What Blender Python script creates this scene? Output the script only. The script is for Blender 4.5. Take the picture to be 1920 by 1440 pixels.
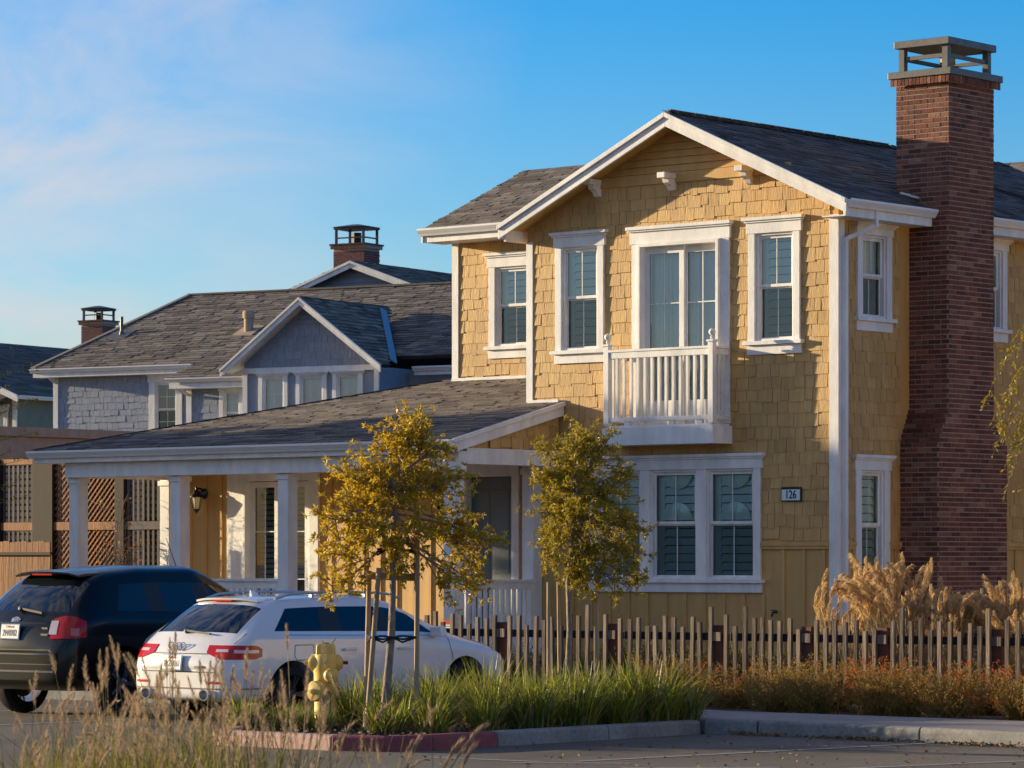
import bpy, bmesh, math, random
from mathutils import Vector, Matrix, noise
from mathutils.bvhtree import BVHTree

for o in list(bpy.data.objects):
    bpy.data.objects.remove(o, do_unlink=True)
SC = bpy.context.scene
COL = SC.collection
R = math.radians
rnd = random.Random(11)

# ------------------------------------------------------------------ camera
CAM = Vector((28.241, -40.295, 1.85))
cd = bpy.data.cameras.new('camera')
co = bpy.data.objects.new('camera', cd)
COL.objects.link(co)
co.location = CAM
co.rotation_euler = (R(90), 0, R(40.275))
cd.sensor_width = 36
cd.lens = 124.9
cd.shift_y = .1719
cd.clip_start = .5
cd.clip_end = 4000
cd.dof.use_dof = True
cd.dof.focus_distance = 46
cd.dof.aperture_fstop = 10
SC.camera = co
CR = Vector((.763, -.6465, 0)).normalized()
CF = Vector((-.6465, .763, 0)).normalized()
CR = Vector((CF.y, -CF.x, 0))

# ------------------------------------------------------------------ world
SUN = Vector((.955, .274, -.158)).normalized()      # direction the light travels
ELEV = math.asin(-SUN.z)
AZ = math.atan2(-SUN.x, -SUN.y)
w = bpy.data.worlds.new('World')
SC.world = w
w.use_nodes = True
nt = w.node_tree
nt.nodes.clear()
N = nt.nodes.new
sky = N('ShaderNodeTexSky')
sky.sky_type = 'NISHITA'
sky.sun_disc = False
sky.sun_elevation = ELEV
sky.sun_rotation = AZ
sky.altitude = 0
sky.air_density = 1.0
sky.dust_density = .6
sky.ozone_density = 3.5
hs = N('ShaderNodeHueSaturation')
hs.inputs['Saturation'].default_value = 1.5
hs.inputs['Value'].default_value = 1.0
tc = N('ShaderNodeTexCoord')
mp = N('ShaderNodeMapping')
mp.inputs['Rotation'].default_value = (R(25), R(-20), R(10))
mp.inputs['Scale'].default_value = (3.2, 7.5, 15)
nz = N('ShaderNodeTexNoise')
nz.inputs['Scale'].default_value = 1.6
nz.inputs['Detail'].default_value = 7
nz.inputs['Roughness'].default_value = .56
nz.inputs['Distortion'].default_value = .5
cr = N('ShaderNodeValToRGB')
cr.color_ramp.elements[0].position = .4
cr.color_ramp.elements[1].position = .66
cr.color_ramp.elements[1].color = (.85, .85, .85, 1)
mx = N('ShaderNodeMix')
mx.data_type = 'RGBA'
mx.inputs['B'].default_value = (2.9, 2.65, 2.7, 1)
bg = N('ShaderNodeBackground')
bg.inputs['Strength'].default_value = .108
ow = N('ShaderNodeOutputWorld')
L = nt.links.new
L(tc.outputs['Generated'], mp.inputs[0])
L(mp.outputs[0], nz.inputs['Vector'])
L(nz.outputs['Fac'], cr.inputs[0])
L(sky.outputs[0], hs.inputs['Color'])
dp = N('ShaderNodeVectorMath')
dp.operation = 'DOT_PRODUCT'
dp.inputs[1].default_value = (-CR.x, -CR.y, .25)
rg_ = N('ShaderNodeMapRange')
rg_.inputs['From Min'].default_value = .03
rg_.inputs['From Max'].default_value = .19
L(tc.outputs['Generated'], dp.inputs[0])
L(dp.outputs['Value'], rg_.inputs[0])
mm_ = N('ShaderNodeMath')
mm_.operation = 'MULTIPLY'
L(cr.outputs[0], mm_.inputs[0])
L(rg_.outputs[0], mm_.inputs[1])
L(mm_.outputs[0], mx.inputs['Factor'])
tn = N('ShaderNodeMix')
tn.data_type = 'RGBA'
tn.blend_type = 'MULTIPLY'
tn.inputs['Factor'].default_value = 1
tn.inputs['B'].default_value = (.81, .77, .93, 1)
L(hs.outputs[0], tn.inputs['A'])
L(tn.outputs['Result'], mx.inputs['A'])
L(mx.outputs['Result'], bg.inputs['Color'])
L(bg.outputs[0], ow.inputs[0])

sd = bpy.data.lights.new('sun', 'SUN')
sd.energy = 3.8
sd.angle = R(.55)
sd.color = (1, .82, .52)
so = bpy.data.objects.new('sun', sd)
COL.objects.link(so)
so.location = (-30, -10, 30)
so.rotation_euler = SUN.to_track_quat('-Z', 'Y').to_euler()

vs = SC.view_settings
SC.display_settings.display_device = 'sRGB'
vs.view_transform = 'Standard'
vs.look = 'None'
vs.gamma = 1
vs.use_curve_mapping = False
vs.exposure = 1.26
SC.cycles.max_bounces = 8
SC.cycles.diffuse_bounces = 6
SC.cycles.transparent_max_bounces = 12
SC.cycles.caustics_reflective = False
SC.cycles.caustics_refractive = False
SC.cycles.sample_clamp_indirect = 6

# ------------------------------------------------------------------ materials
def mat(name, cols, rough=.65, nscale=0, namt=.2, bump=0, bscale=40, spec=.35, metal=0, coat=0, trans=0,
        stretch=(1, 1, 1), nlo=None, tcol=None, n2=None):
    """cols: one colour, or several that pieces pick from at random"""
    m = bpy.data.materials.new(name)
    m.use_nodes = True
    t = m.node_tree
    n = t.nodes.new
    k = t.links.new
    b = t.nodes['Principled BSDF']
    b.inputs['Roughness'].default_value = rough
    b.inputs['Metallic'].default_value = metal
    b.inputs['Specular IOR Level'].default_value = spec
    if coat:
        b.inputs['Coat Weight'].default_value = coat
        b.inputs['Coat Roughness'].default_value = .04
    if isinstance(cols[0], (int, float)):
        cols = [cols]
    if len(cols) > 1:
        oi = n('ShaderNodeObjectInfo')
        ge = n('ShaderNodeNewGeometry')
        ad = n('ShaderNodeMath')
        ad.operation = 'ADD'
        fr = n('ShaderNodeMath')
        fr.operation = 'FRACT'
        k(oi.outputs['Random'], ad.inputs[0])
        k(ge.outputs['Random Per Island'], ad.inputs[1])
        k(ad.outputs[0], fr.inputs[0])
        ra = n('ShaderNodeValToRGB')
        e = ra.color_ramp.elements
        while len(e) < len(cols):
            e.new(.5)
        for i, c in enumerate(cols):
            e[i].position = i / (len(cols) - 1)
            e[i].color = (*c, 1)
        k(fr.outputs[0], ra.inputs[0])
        src = ra.outputs[0]
    else:
        rg = n('ShaderNodeRGB')
        rg.outputs[0].default_value = (*cols[0], 1)
        src = rg.outputs[0]
    pos = None
    if nscale or bump:
        ge2 = n('ShaderNodeNewGeometry')
        mpp = n('ShaderNodeMapping')
        mpp.inputs['Scale'].default_value = stretch
        k(ge2.outputs['Position'], mpp.inputs[0])
        pos = mpp.outputs[0]
    if nscale:
        no = n('ShaderNodeTexNoise')
        no.inputs['Scale'].default_value = nscale
        no.inputs['Detail'].default_value = 5
        no.inputs['Roughness'].default_value = .62
        k(pos, no.inputs['Vector'])
        mr = n('ShaderNodeMapRange')
        mr.inputs['From Min'].default_value = .3
        mr.inputs['From Max'].default_value = .7
        mr.inputs['To Min'].default_value = 1 - namt
        mr.inputs['To Max'].default_value = 1 + namt
        k(no.outputs['Fac'], mr.inputs[0])
        if nlo is None:
            mu = n('ShaderNodeMix')
            mu.data_type = 'RGBA'
            mu.blend_type = 'MULTIPLY'
            mu.inputs['Factor'].default_value = 1
            k(src, mu.inputs['A'])
            k(mr.outputs[0], mu.inputs['B'])
        else:
            mr.inputs['To Min'].default_value = 0
            mr.inputs['To Max'].default_value = namt
            mu = n('ShaderNodeMix')
            mu.data_type = 'RGBA'
            k(mr.outputs[0], mu.inputs['Factor'])
            k(src, mu.inputs['A'])
            mu.inputs['B'].default_value = (*nlo, 1)
        src = mu.outputs['Result']
    if n2:
        # broad weathering, streaked downwards
        g3 = n('ShaderNodeNewGeometry')
        m3 = n('ShaderNodeMapping')
        m3.inputs['Scale'].default_value = n2[2] if len(n2) > 2 else (1, 1, 1)
        k(g3.outputs['Position'], m3.inputs[0])
        no3 = n('ShaderNodeTexNoise')
        no3.inputs['Scale'].default_value = n2[0]
        no3.inputs['Detail'].default_value = 6
        no3.inputs['Roughness'].default_value = .6
        k(m3.outputs[0], no3.inputs['Vector'])
        r3 = n('ShaderNodeMapRange')
        r3.inputs['From Min'].default_value = .35
        r3.inputs['From Max'].default_value = .65
        r3.inputs['To Min'].default_value = 1 - n2[1]
        r3.inputs['To Max'].default_value = 1 + n2[1] * .4
        k(no3.outputs['Fac'], r3.inputs[0])
        u3 = n('ShaderNodeMix')
        u3.data_type = 'RGBA'
        u3.blend_type = 'MULTIPLY'
        u3.inputs['Factor'].default_value = 1
        k(src, u3.inputs['A'])
        k(r3.outputs[0], u3.inputs['B'])
        src = u3.outputs['Result']
    k(src, b.inputs['Base Color'])
    if bump:
        nb = n('ShaderNodeTexNoise')
        nb.inputs['Scale'].default_value = bscale
        nb.inputs['Detail'].default_value = 4
        k(pos, nb.inputs['Vector'])
        bu = n('ShaderNodeBump')
        bu.inputs['Strength'].default_value = bump
        bu.inputs['Distance'].default_value = .02
        k(nb.outputs['Fac'], bu.inputs['Height'])
        k(bu.outputs[0], b.inputs['Normal'])
    if trans:
        tr = n('ShaderNodeBsdfTranslucent')
        ms = n('ShaderNodeMixShader')
        ms.inputs[0].default_value = trans
        if tcol:
            hs2 = n('ShaderNodeMix')
            hs2.data_type = 'RGBA'
            hs2.inputs['Factor'].default_value = .6
            k(src, hs2.inputs['A'])
            hs2.inputs['B'].default_value = (*tcol, 1)
            k(hs2.outputs['Result'], tr.inputs[0])
        else:
            k(src, tr.inputs[0])
        k(b.outputs[0], ms.inputs[1])
        k(tr.outputs[0], ms.inputs[2])
        k(ms.outputs[0], t.nodes['Material Output'].inputs[0])
    return m

def glassmat(name, tint, base=.08, rough=.0):
    m = bpy.data.materials.new(name)
    m.use_nodes = True
    t = m.node_tree
    n = t.nodes.new
    k = t.links.new
    t.nodes.remove(t.nodes['Principled BSDF'])
    tr = n('ShaderNodeBsdfTransparent')
    tr.inputs[0].default_value = (*tint, 1)
    gl = n('ShaderNodeBsdfGlossy')
    gl.inputs['Roughness'].default_value = rough
    lw = n('ShaderNodeFresnel')
    lw.inputs[0].default_value = 1.5
    ad = n('ShaderNodeMath')
    ad.inputs[1].default_value = base
    ad.use_clamp = True
    k(lw.outputs[0], ad.inputs[0])
    ms = n('ShaderNodeMixShader')
    k(ad.outputs[0], ms.inputs[0])
    k(tr.outputs[0], ms.inputs[1])
    k(gl.outputs[0], ms.inputs[2])
    k(ms.outputs[0], t.nodes['Material Output'].inputs[0])
    return m

YEL = [(.47, .28, .095), (.55, .33, .113), (.6, .365, .13), (.52, .305, .104), (.57, .345, .125)]
M = dict(
    shake=mat('yellow_shake_paint', YEL, .6, 14, .12, .3, 60, stretch=(1, 1, .15), n2=(1.3, .16, (1, 1, .4))),
    batten=mat('yellow_board_paint', (.56, .325, .107), .6, 3, .12, .15, 40, stretch=(2, 2, .3)),
    trim=mat('white_trim_paint', (.78, .75, .715), .55, 6, .1, .14, 50, stretch=(1, 1, .35), n2=(2.2, .13, (1, 1, .3))),
    gutter=mat('white_gutter_metal', (.76, .74, .72), .35, 3, .05),
    gshake=mat('grey_shake_paint', [(.22, .25, .31), (.25, .28, .34), (.27, .3, .36), (.23, .26, .32)], .6, 14, .1, .2, 60),
    gwall=mat('grey_wall_paint', (.24, .27, .33), .6, 3, .1),
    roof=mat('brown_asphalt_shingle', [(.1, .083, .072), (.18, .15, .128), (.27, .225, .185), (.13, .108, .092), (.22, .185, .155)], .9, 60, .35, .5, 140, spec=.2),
    roofdk=mat('dark_asphalt_shingle', [(.07, .064, .064), (.12, .108, .1), (.17, .152, .14), (.085, .078, .076)], .9, 60, .35, .5, 140, spec=.2),  # also the yellow house's right slope, its shade put into the colour
    roofbase=mat('roof_underlay', (.03, .028, .027), .9),
    brick=mat('red_brick', [(.09, .033, .026), (.16, .053, .034), (.21, .074, .045), (.25, .09, .052), (.14, .047, .033), (.19, .064, .04), (.33, .165, .105)], .85, 30, .28, .6, 70, n2=(1.1, .3, (1, 1, .5))),
    dbrick=mat('dull_brick', [(.13, .05, .045), (.17, .07, .055), (.1, .04, .038)], .85, 30, .25),
    mortar=mat('mortar', (.38, .28, .22), .9, 20, .25, .3, 80),
    capmetal=mat('grey_cap_metal', (.13, .12, .11), .45, 8, .2, metal=.3),
    flash=mat('metal_flashing', (.3, .36, .42), .4, 10, .15, metal=.5),
    pane=glassmat('window_glass', (.86, .97, .94), .085),
    panedk=glassmat('screened_glass', (.5, .58, .56), .03),
    slat=mat('shutter_slat', (.82, .87, .84), .5),
    curtain=mat('white_curtain', (.85, .89, .89), .8, 4, .12, stretch=(14, 14, .3)),
    inside=mat('dim_interior', (.24, .28, .27), .9),
    dark=mat('black_metal', (.012, .011, .011), .4),
    rubber=mat('black_rubber', (.012, .012, .012), .8, 30, .3),
    door=mat('grey_green_door', (.13, .15, .15), .45, 4, .08),
    post=mat('stain_rust_post', (.11, .035, .02), .7, 12, .25, .3, 40, stretch=(1, 1, .2)),
    picket=mat('weathered_picket', [(.125, .09, .066), (.18, .132, .098), (.23, .175, .132), (.1, .07, .052), (.2, .145, .105)], .8, 26, .45, .4, 60, stretch=(1, 1, .08)),
    rail=mat('blue_black_rail', (.02, .022, .03), .6, 10, .3),
    cedar=mat('cedar_board', [(.24, .088, .022), (.3, .115, .03), (.2, .072, .02)], .7, 10, .3, .3, 40, stretch=(1, 1, .12)),
    cedardk=mat('dark_cedar', (.022, .011, .007), .75, 10, .3, stretch=(1, 1, .15)),
    greywood=mat('grey_slat_wood', [(.085, .075, .072), (.12, .105, .1), (.065, .058, .055)], .8, 14, .3, stretch=(1, 1, .1)),
    stucco=mat('tan_stucco', (.42, .31, .21), .9, 6, .12, .3, 90),
    stake=mat('lodgepole_stake', [(.33, .23, .14), (.4, .28, .17)], .75, 20, .25, .3, 60, stretch=(1, 1, .1)),
    bark=mat('pale_bark', (.25, .19, .14), .85, 25, .4, .7, 50, stretch=(1, 1, .5)),
    twig=mat('grey_twig', (.2, .15, .115), .85, 25, .3),
    leafA=mat('golden_leaf', [(.4, .28, .016), (.62, .41, .02), (.7, .48, .03), (.3, .26, .02), (.6, .32, .016)], .42, trans=.45, spec=.5),
    leafB=mat('olive_leaf', [(.26, .22, .02), (.4, .3, .022), (.52, .37, .026), (.21, .2, .02), (.58, .39, .024)], .42, trans=.42, spec=.5),
    leafR=mat('weeping_leaf', [(.34, .27, .016), (.44, .31, .018), (.26, .23, .018), (.46, .23, .016)], .45, trans=.45),
    leafO=mat('dry_orange_leaf', [(.36, .12, .02), (.42, .2, .03), (.3, .06, .02), (.45, .3, .12)], .6, trans=.35),
    leafD=mat('dark_tree_leaf', [(.03, .045, .01), (.05, .06, .012), (.07, .07, .015)], .5, trans=.25),
    blade=mat('strap_leaf', [(.08, .12, .016), (.14, .18, .022), (.22, .25, .026), (.4, .36, .035), (.11, .15, .022)], .42, trans=.55, spec=.45),
    straw=mat('dry_straw', [(.3, .22, .12), (.42, .3, .15), (.24, .17, .09), (.36, .25, .1)], .7, trans=.35),
    head=mat('seed_head', [(.5, .36, .2), (.58, .43, .25), (.42, .3, .19), (.4, .26, .2)], .8, trans=.45),
    fgblade=mat('yellow_green_blade', [(.15, .15, .02), (.25, .21, .035), (.33, .25, .06), (.09, .11, .018)], .55, trans=.38),
    plume=mat('golden_plume', [(.7, .5, .25), (.78, .58, .32), (.6, .42, .2)], .85, trans=.5),
    shrub=mat('brown_green_shrub', [(.18, .15, .03), (.32, .2, .045), (.42, .23, .055), (.22, .18, .035), (.48, .24, .05)], .6, trans=.35),
    flower=mat('red_flower', [(.5, .05, .012), (.6, .1, .02), (.42, .03, .012)], .6, trans=.35),
    yshrub=mat('yellow_shrub', [(.14, .14, .015), (.28, .22, .02), (.07, .08, .014), (.38, .27, .025)], .6, trans=.35),
    mulch=mat('bark_mulch', (.05, .034, .026), .95, 25, .6, .9, 40),
    chip=mat('mulch_chip', [(.05, .032, .024), (.09, .06, .045), (.14, .1, .08), (.2, .16, .13)], .9),
    asphalt=mat('asphalt', (.165, .138, .11), .88, 130, .4, .6, 160, spec=.25, n2=(.55, .3, (1, .6, 1))),
    concrete=mat('concrete', (.3, .265, .23), .85, 30, .16, .3, 90, n2=(.9, .22)),
    kerbpink=mat('faded_pink_kerb', (.52, .3, .245), .8, 8, .3, .3, 60, nlo=(.5, .42, .36)),
    kerbred=mat('red_kerb_paint', (.25, .04, .045), .7, 7, .4, .3, 60, nlo=(.3, .13, .12)),
    kerb=mat('grey_kerb', (.25, .235, .215), .85, 22, .22, .4, 70, n2=(1.6, .3, (1, 1, .5))),
    paint=mat('worn_road_paint', (.5, .48, .44), .8, 40, .9, nlo=(.12, .11, .1)),
    joint=mat('kerb_joint_shadow', (.05, .045, .04), .9),
    hydrant=mat('yellow_hydrant_paint', (.7, .44, .05), .45, 18, .8, .2, 60, nlo=(.68, .55, .25)),
    rust=mat('worn_iron', (.08, .045, .03), .7, 30, .4),
    white=mat('white_car_paint', (.72, .7, .69), .3, coat=1.0),
    navy=mat('near_black_car_paint', (.006, .0062, .007), .28, coat=.3, spec=.22),
    carglass=mat('tinted_car_glass', (.004, .006, .009), .015, spec=.6, coat=.3),
    lamp=mat('red_lamp_lens', (.5, .01, .006), .2, spec=.35, coat=.25),
    lampclear=mat('clear_lamp_lens', (.6, .5, .5), .1, spec=.6, coat=1),
    amber=mat('amber_lamp_lens', (.65, .13, .05), .15, coat=1),
    chrome=mat('chrome', (.7, .7, .72), .12, metal=1),
    alloy=mat('alloy_rim', (.42, .42, .44), .28, metal=.85),
    alloydk=mat('dark_alloy', (.06, .06, .065), .35, metal=.6),
    plate=mat('licence_plate', (.7, .68, .66), .4),
    ink=mat('dark_ink', (.02, .03, .09), .5),
    signwhite=mat('pale_sign_panel', (.62, .72, .74), .4),
    red=mat('red_sign', (.5, .02, .02), .4),
    blue=mat('blue_badge', (.02, .05, .16), .3, coat=1),
    brown=mat('brown_gable_soffit', (.5, .32, .1), .7, 6, .1),
    frost=mat('frosted_lantern_glass', (.75, .65, .42), .3, spec=.5),
    litter=mat('leaf_litter', [(.2, .1, .03), (.3, .18, .06), (.12, .07, .03)], .8),
    plastic=mat('dark_grey_plastic', (.03, .03, .032), .5),
    groof=mat('far_shingle', [(.05, .047, .047), (.075, .07, .066), (.1, .092, .085)], .9, 30, .3),
    green=mat('dull_green_wall', (.2, .2, .15), .7, 3, .1),
    pot=mat('ground_soil', (.2, .155, .11), .95, 4, .4, .5, 20),
    cream=mat('cream_wall_paint', (.62, .5, .36), .8, 4, .1),
    rail_alu=mat('satin_aluminium', (.5, .49, .47), .45, metal=.7),
    gloss_black=mat('satin_black_trim', (.022, .021, .021), .4, spec=.4),
    suvglass=mat('smoked_glass', (.012, .015, .017), .03, spec=.6, coat=.2),
    film=mat('pale_reflection_film', (.88, .95, .88), .12, spec=.9, coat=.5),
)

# ------------------------------------------------------------------ mesh helpers
class MB:
    def __init__(s, fr=None):
        s.v = []
        s.f = []
        s.mi = []
        s.fr = fr
        s.cur = 0

    def add(s, vs, fs):
        b = len(s.v)
        for p in vs:
            p = Vector(p)
            s.v.append(s.fr @ p if s.fr is not None else p)
        for f in fs:
            s.f.append([i + b for i in f])
            s.mi.append(s.cur)
        return s

    def hexa(s, p):
        return s.add(p, [(0, 3, 2, 1), (4, 5, 6, 7), (0, 1, 5, 4), (1, 2, 6, 5), (2, 3, 7, 6), (3, 0, 4, 7)])

    def box(s, x0, x1, y0, y1, z0, z1):
        return s.hexa([(x0, y0, z0), (x1, y0, z0), (x1, y1, z0), (x0, y1, z0), (x0, y0, z1), (x1, y0, z1), (x1, y1, z1), (x0, y1, z1)])

    def wb(s, a0, a1, d0, d1, z0, z1):
        """box in a wall frame: d counts outward"""
        return s.box(a0, a1, -d1, -d0, z0, z1)

    def prism(s, poly, off):
        n = len(poly)
        off = Vector(off)
        vs = [Vector(p) for p in poly] + [Vector(p) + off for p in poly]
        fs = [tuple(range(n))[::-1], tuple(range(n, 2 * n))]
        fs += [(i, (i + 1) % n, n + (i + 1) % n, n + i) for i in range(n)]
        return s.add(vs, fs)

    def face(s, pts):
        return s.add(pts, [tuple(range(len(pts)))])

    def bar(s, p, q, wx, wz, up=(0, 0, 1)):
        p, q = Vector(p), Vector(q)
        d = (q - p).normalized()
        side = d.cross(Vector(up))
        if side.length < 1e-4:
            side = d.cross(Vector((0, 1, 0)))
        side.normalize()
        u = side.cross(d)
        a, b = side * wx / 2, u * wz / 2
        return s.hexa([p - a - b, p + a - b, q + a - b, q - a - b, p - a + b, p + a + b, q + a + b, q - a + b])

    def tube(s, pts, rad, n=7, cap=True):
        pts = [Vector(p) for p in pts]
        if isinstance(rad, (int, float)):
            rad = [rad] * len(pts)
        vs = []
        for i, p in enumerate(pts):
            d = (pts[min(i + 1, len(pts) - 1)] - pts[max(i - 1, 0)])
            if d.length < 1e-9:
                d = Vector((0, 0, 1))
            d.normalize()
            a = d.cross(Vector((0, 0, 1)) if abs(d.z) < .9 else Vector((1, 0, 0))).normalized()
            b = d.cross(a)
            for k in range(n):
                t = 2 * math.pi * k / n
                vs.append(p + (a * math.cos(t) + b * math.sin(t)) * rad[i])
        fs = []
        for i in range(len(pts) - 1):
            for k in range(n):
                fs.append((i * n + k, i * n + (k + 1) % n, (i + 1) * n + (k + 1) % n, (i + 1) * n + k))
        if cap:
            fs.append(tuple(range(n))[::-1])
            fs.append(tuple(range((len(pts) - 1) * n, len(pts) * n)))
        return s.add(vs, fs)

    def lathe(s, prof, n=20, mx=None, cap=True):
        vs = []
        for r, z in prof:
            for k in range(n):
                t = 2 * math.pi * k / n
                p = Vector((r * math.cos(t), r * math.sin(t), z))
                vs.append(mx @ p if mx is not None else p)
        fs = []
        m = len(prof)
        for i in range(m - 1):
            for k in range(n):
                fs.append((i * n + k, i * n + (k + 1) % n, (i + 1) * n + (k + 1) % n, (i + 1) * n + k))
        if cap:
            fs.append(tuple(range(n))[::-1])
            fs.append(tuple(range((m - 1) * n, m * n)))
        return s.add(vs, fs)

    def mesh(s, name, recalc=True):
        me = bpy.data.meshes.new(name)
        me.from_pydata([tuple(v) for v in s.v], [], s.f)
        if any(s.mi):
            me.polygons.foreach_set('material_index', s.mi)
        if recalc:
            bm = bmesh.new()
            bm.from_mesh(me)
            bmesh.ops.recalc_face_normals(bm, faces=bm.faces)
            bm.to_mesh(me)
            bm.free()
        me.update()
        return me

    def build(s, name, m, parent=None, smooth=False, bevel=0, recalc=True, kind=None):
        me = s.mesh(name, recalc)
        o = link(name, me, m, parent, kind)
        if smooth:
            shade(me, 40)
        if bevel:
            bv = o.modifiers.new('edge', 'BEVEL')
            bv.width = bevel
            bv.segments = 2
            bv.limit_method = 'ANGLE'
            bv.angle_limit = R(40)
        return o


def shade(me, ang=40):
    me.polygons.foreach_set('use_smooth', [True] * len(me.polygons))
    me.set_sharp_from_angle(angle=R(ang))
    me.update()


def link(name, me, m, parent=None, kind=None):
    o = bpy.data.objects.new(name, me)
    COL.objects.link(o)
    ms = m if isinstance(m, (list, tuple)) else [m]
    if not me.materials:
        for q in ms:
            me.materials.append(q)
    if parent is not None:
        o.parent = parent
    if kind:
        o['kind'] = kind
    return o


def thing(name, label, cat, loc=(0, 0, 0), rz=0, group=None):
    o = bpy.data.objects.new(name, None)
    COL.objects.link(o)
    o.location = loc
    o.rotation_euler = (0, 0, rz)
    o.empty_display_size = .2
    tag(o, label, cat, group)
    return o


def tag(o, label, cat, group=None):
    o['label'] = label
    o['category'] = cat
    if group:
        o['group'] = group
    return o


def dup(root, loc=None, rz=None, label=None):
    r = root.copy()
    COL.objects.link(r)
    if loc is not None:
        r.location = loc
    if rz is not None:
        r.rotation_euler = (0, 0, rz)
    if label:
        r['label'] = label
    for ch in list(root.children):
        c = ch.copy()
        COL.objects.link(c)
        c.parent = r
        for g in list(ch.children):
            d = g.copy()
            COL.objects.link(d)
            d.parent = c
    return r


def frame(o, ax, inward):
    """wall frame: local x along the wall, local y into it, z up"""
    ax, inward = Vector(ax), Vector(inward)
    m = Matrix.Identity(4)
    m.col[0] = (*ax, 0)
    m.col[1] = (*inward, 0)
    m.col[3] = (*o, 1)
    return m


def text_mesh(s, size, depth=.002, spacing=1.0, bold=0):
    c = bpy.data.curves.new('lettering', 'FONT')
    c.body = s
    c.size = size
    c.extrude = depth
    c.space_character = spacing
    c.offset = bold
    c.align_x = 'CENTER'
    c.align_y = 'CENTER'
    c.resolution_u = 3
    o = bpy.data.objects.new('lettering', c)
    COL.objects.link(o)
    dg = bpy.context.evaluated_depsgraph_get()
    me = bpy.data.meshes.new_from_object(o.evaluated_get(dg))
    bpy.data.objects.remove(o)
    return me


def cam_score(pts, nrm):
    """how large a small piece shows in the photograph (0 when turned away or outside)"""
    c = sum(pts, Vector()) / len(pts)
    d = c - CAM
    dep = d.dot(CF)
    if dep < 1:
        return 0
    u = 960 + 6660 * d.dot(CR) / dep
    v = 1050 - 6660 * d.z / dep
    if not (-30 < u < 1950 and -30 < v < 1470):
        return 0
    f = -nrm.dot(d.normalized())
    return max(0, f) * 1e6 / dep ** 2


UNIT = {}
def unit_wedge():
    if 'w' not in UNIT:
        b = MB()
        b.hexa([(0, -1, 0), (1, -1, 0), (1, 0, 0), (0, 0, 0), (0, -.3, 1), (1, -.3, 1), (1, 0, 1), (0, 0, 1)])
        UNIT['w'] = b.mesh('shake')
    return UNIT['w']


def unit_box():
    if 'b' not in UNIT:
        b = MB()
        b.box(0, 1, -1, 0, 0, 1)
        UNIT['b'] = b.mesh('brick')
    return UNIT['b']


def pieces(owner, HM, name, unit, items, m, limit=300, rest_name=None):
    """items: (matrix in the owner's space, parent part). Largest in the picture become objects, the rest one part."""
    me = unit.copy()
    me.name = name
    me.materials.clear()
    me.materials.append(m)
    sc = []
    for i, (mx, par) in enumerate(items):
        g = HM @ mx
        q = [g @ Vector(p) for p in ((0, -1, 0), (1, -1, 0), (1, -1, 1), (0, -1, 1))]
        nv = (q[1] - q[0]).cross(q[3] - q[0])
        ar = nv.length
        if ar > 0:
            nv.normalize()
        sc.append((cam_score(q, nv) * ar, i))
    sc.sort(reverse=True)
    top = {i for s_, i in sc[:limit] if s_ > 0}
    b = MB()
    uv = [v.co.copy() for v in unit.vertices]
    uf = [tuple(p.vertices) for p in unit.polygons]
    for i, (mx, par) in enumerate(items):
        if i in top:
            o = bpy.data.objects.new(name, me)
            COL.objects.link(o)
            o.parent = par
            o.matrix_basis = mx
        else:
            b.add([mx @ v for v in uv], uf)
    if b.v:
        b.build(rest_name or name + 's', m, owner, recalc=False, kind='stuff')


def fit(fr, a, d, z, w_, th, h, tilt=0):
    return fr @ Matrix.Translation((a, -d, z)) @ Matrix.Rotation(tilt, 4, 'Y') @ Matrix.Diagonal((w_, th, h, 1))


def shake_items(fr, a0, a1, z0, z1, par, holes=(), expo=.176, top=None, wmin=.11, wmax=.3, th=.026, seed=1):
    th *= .64
    r = random.Random(seed)
    out = []
    z = z0
    while z < z1 - .02:
        a = a0 - r.uniform(0, .1)
        while a < a1:
            wd = r.uniform(wmin, wmax)
            lo, hi = max(a, a0), min(a + wd - .008, a1)
            a += wd
            if hi - lo < .03:
                continue
            zb = z + r.choice((-.014, -.007, .0, .01, .017))
            zt = min(z + expo + .03, z1 + .01)
            if top:
                zt = min(zt, top(lo), top(hi))
            if zt - zb < .04:
                continue
            segs = [(lo, hi)]
            zz0, zz1 = zb, zt
            for (h0, h1, g0, g1) in holes:
                if hi <= h0 or lo >= h1 or zz1 <= g0 or zz0 >= g1:
                    continue
                if zz0 < g0 - .05:
                    zz1 = min(zz1, g0)
                elif zz1 > g1 + .06:
                    zz0 = max(zz0, g1)
                else:
                    ns = []
                    for s0, s1 in segs:
                        if s0 < h0:
                            ns.append((s0, min(s1, h0)))
                        if s1 > h1:
                            ns.append((max(s0, h1), s1))
                    segs = ns
            for s0, s1 in segs:
                if s1 - s0 > .025 and zz1 - zz0 > .03:
                    out.append((fit(fr, s0, .002, zz0, s1 - s0, th * r.uniform(.75, 1.25), zz1 - zz0, r.uniform(-.008, .008)), par))
        z += expo
    return out


def wall_boxes(b, a0, a1, z0, z1, holes, d0=-.15, d1=0):
    xs = sorted({a0, a1, *[h[0] for h in holes], *[h[1] for h in holes]})
    zs = sorted({z0, z1, *[h[2] for h in holes], *[h[3] for h in holes]})
    for i in range(len(xs) - 1):
        run = None
        for j in range(len(zs) - 1):
            cx, cz = (xs[i] + xs[i + 1]) / 2, (zs[j] + zs[j + 1]) / 2
            solid = a0 < cx < a1 and z0 < cz < z1 and not any(h[0] < cx < h[1] and h[2] < cz < h[3] for h in holes)
            if solid and run is None:
                run = zs[j]
            if not solid and run is not None:
                b.wb(xs[i], xs[i + 1], d0, d1, run, zs[j])
                run = None
        if run is not None:
            b.wb(xs[i], xs[i + 1], d0, d1, run, zs[-1])


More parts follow.
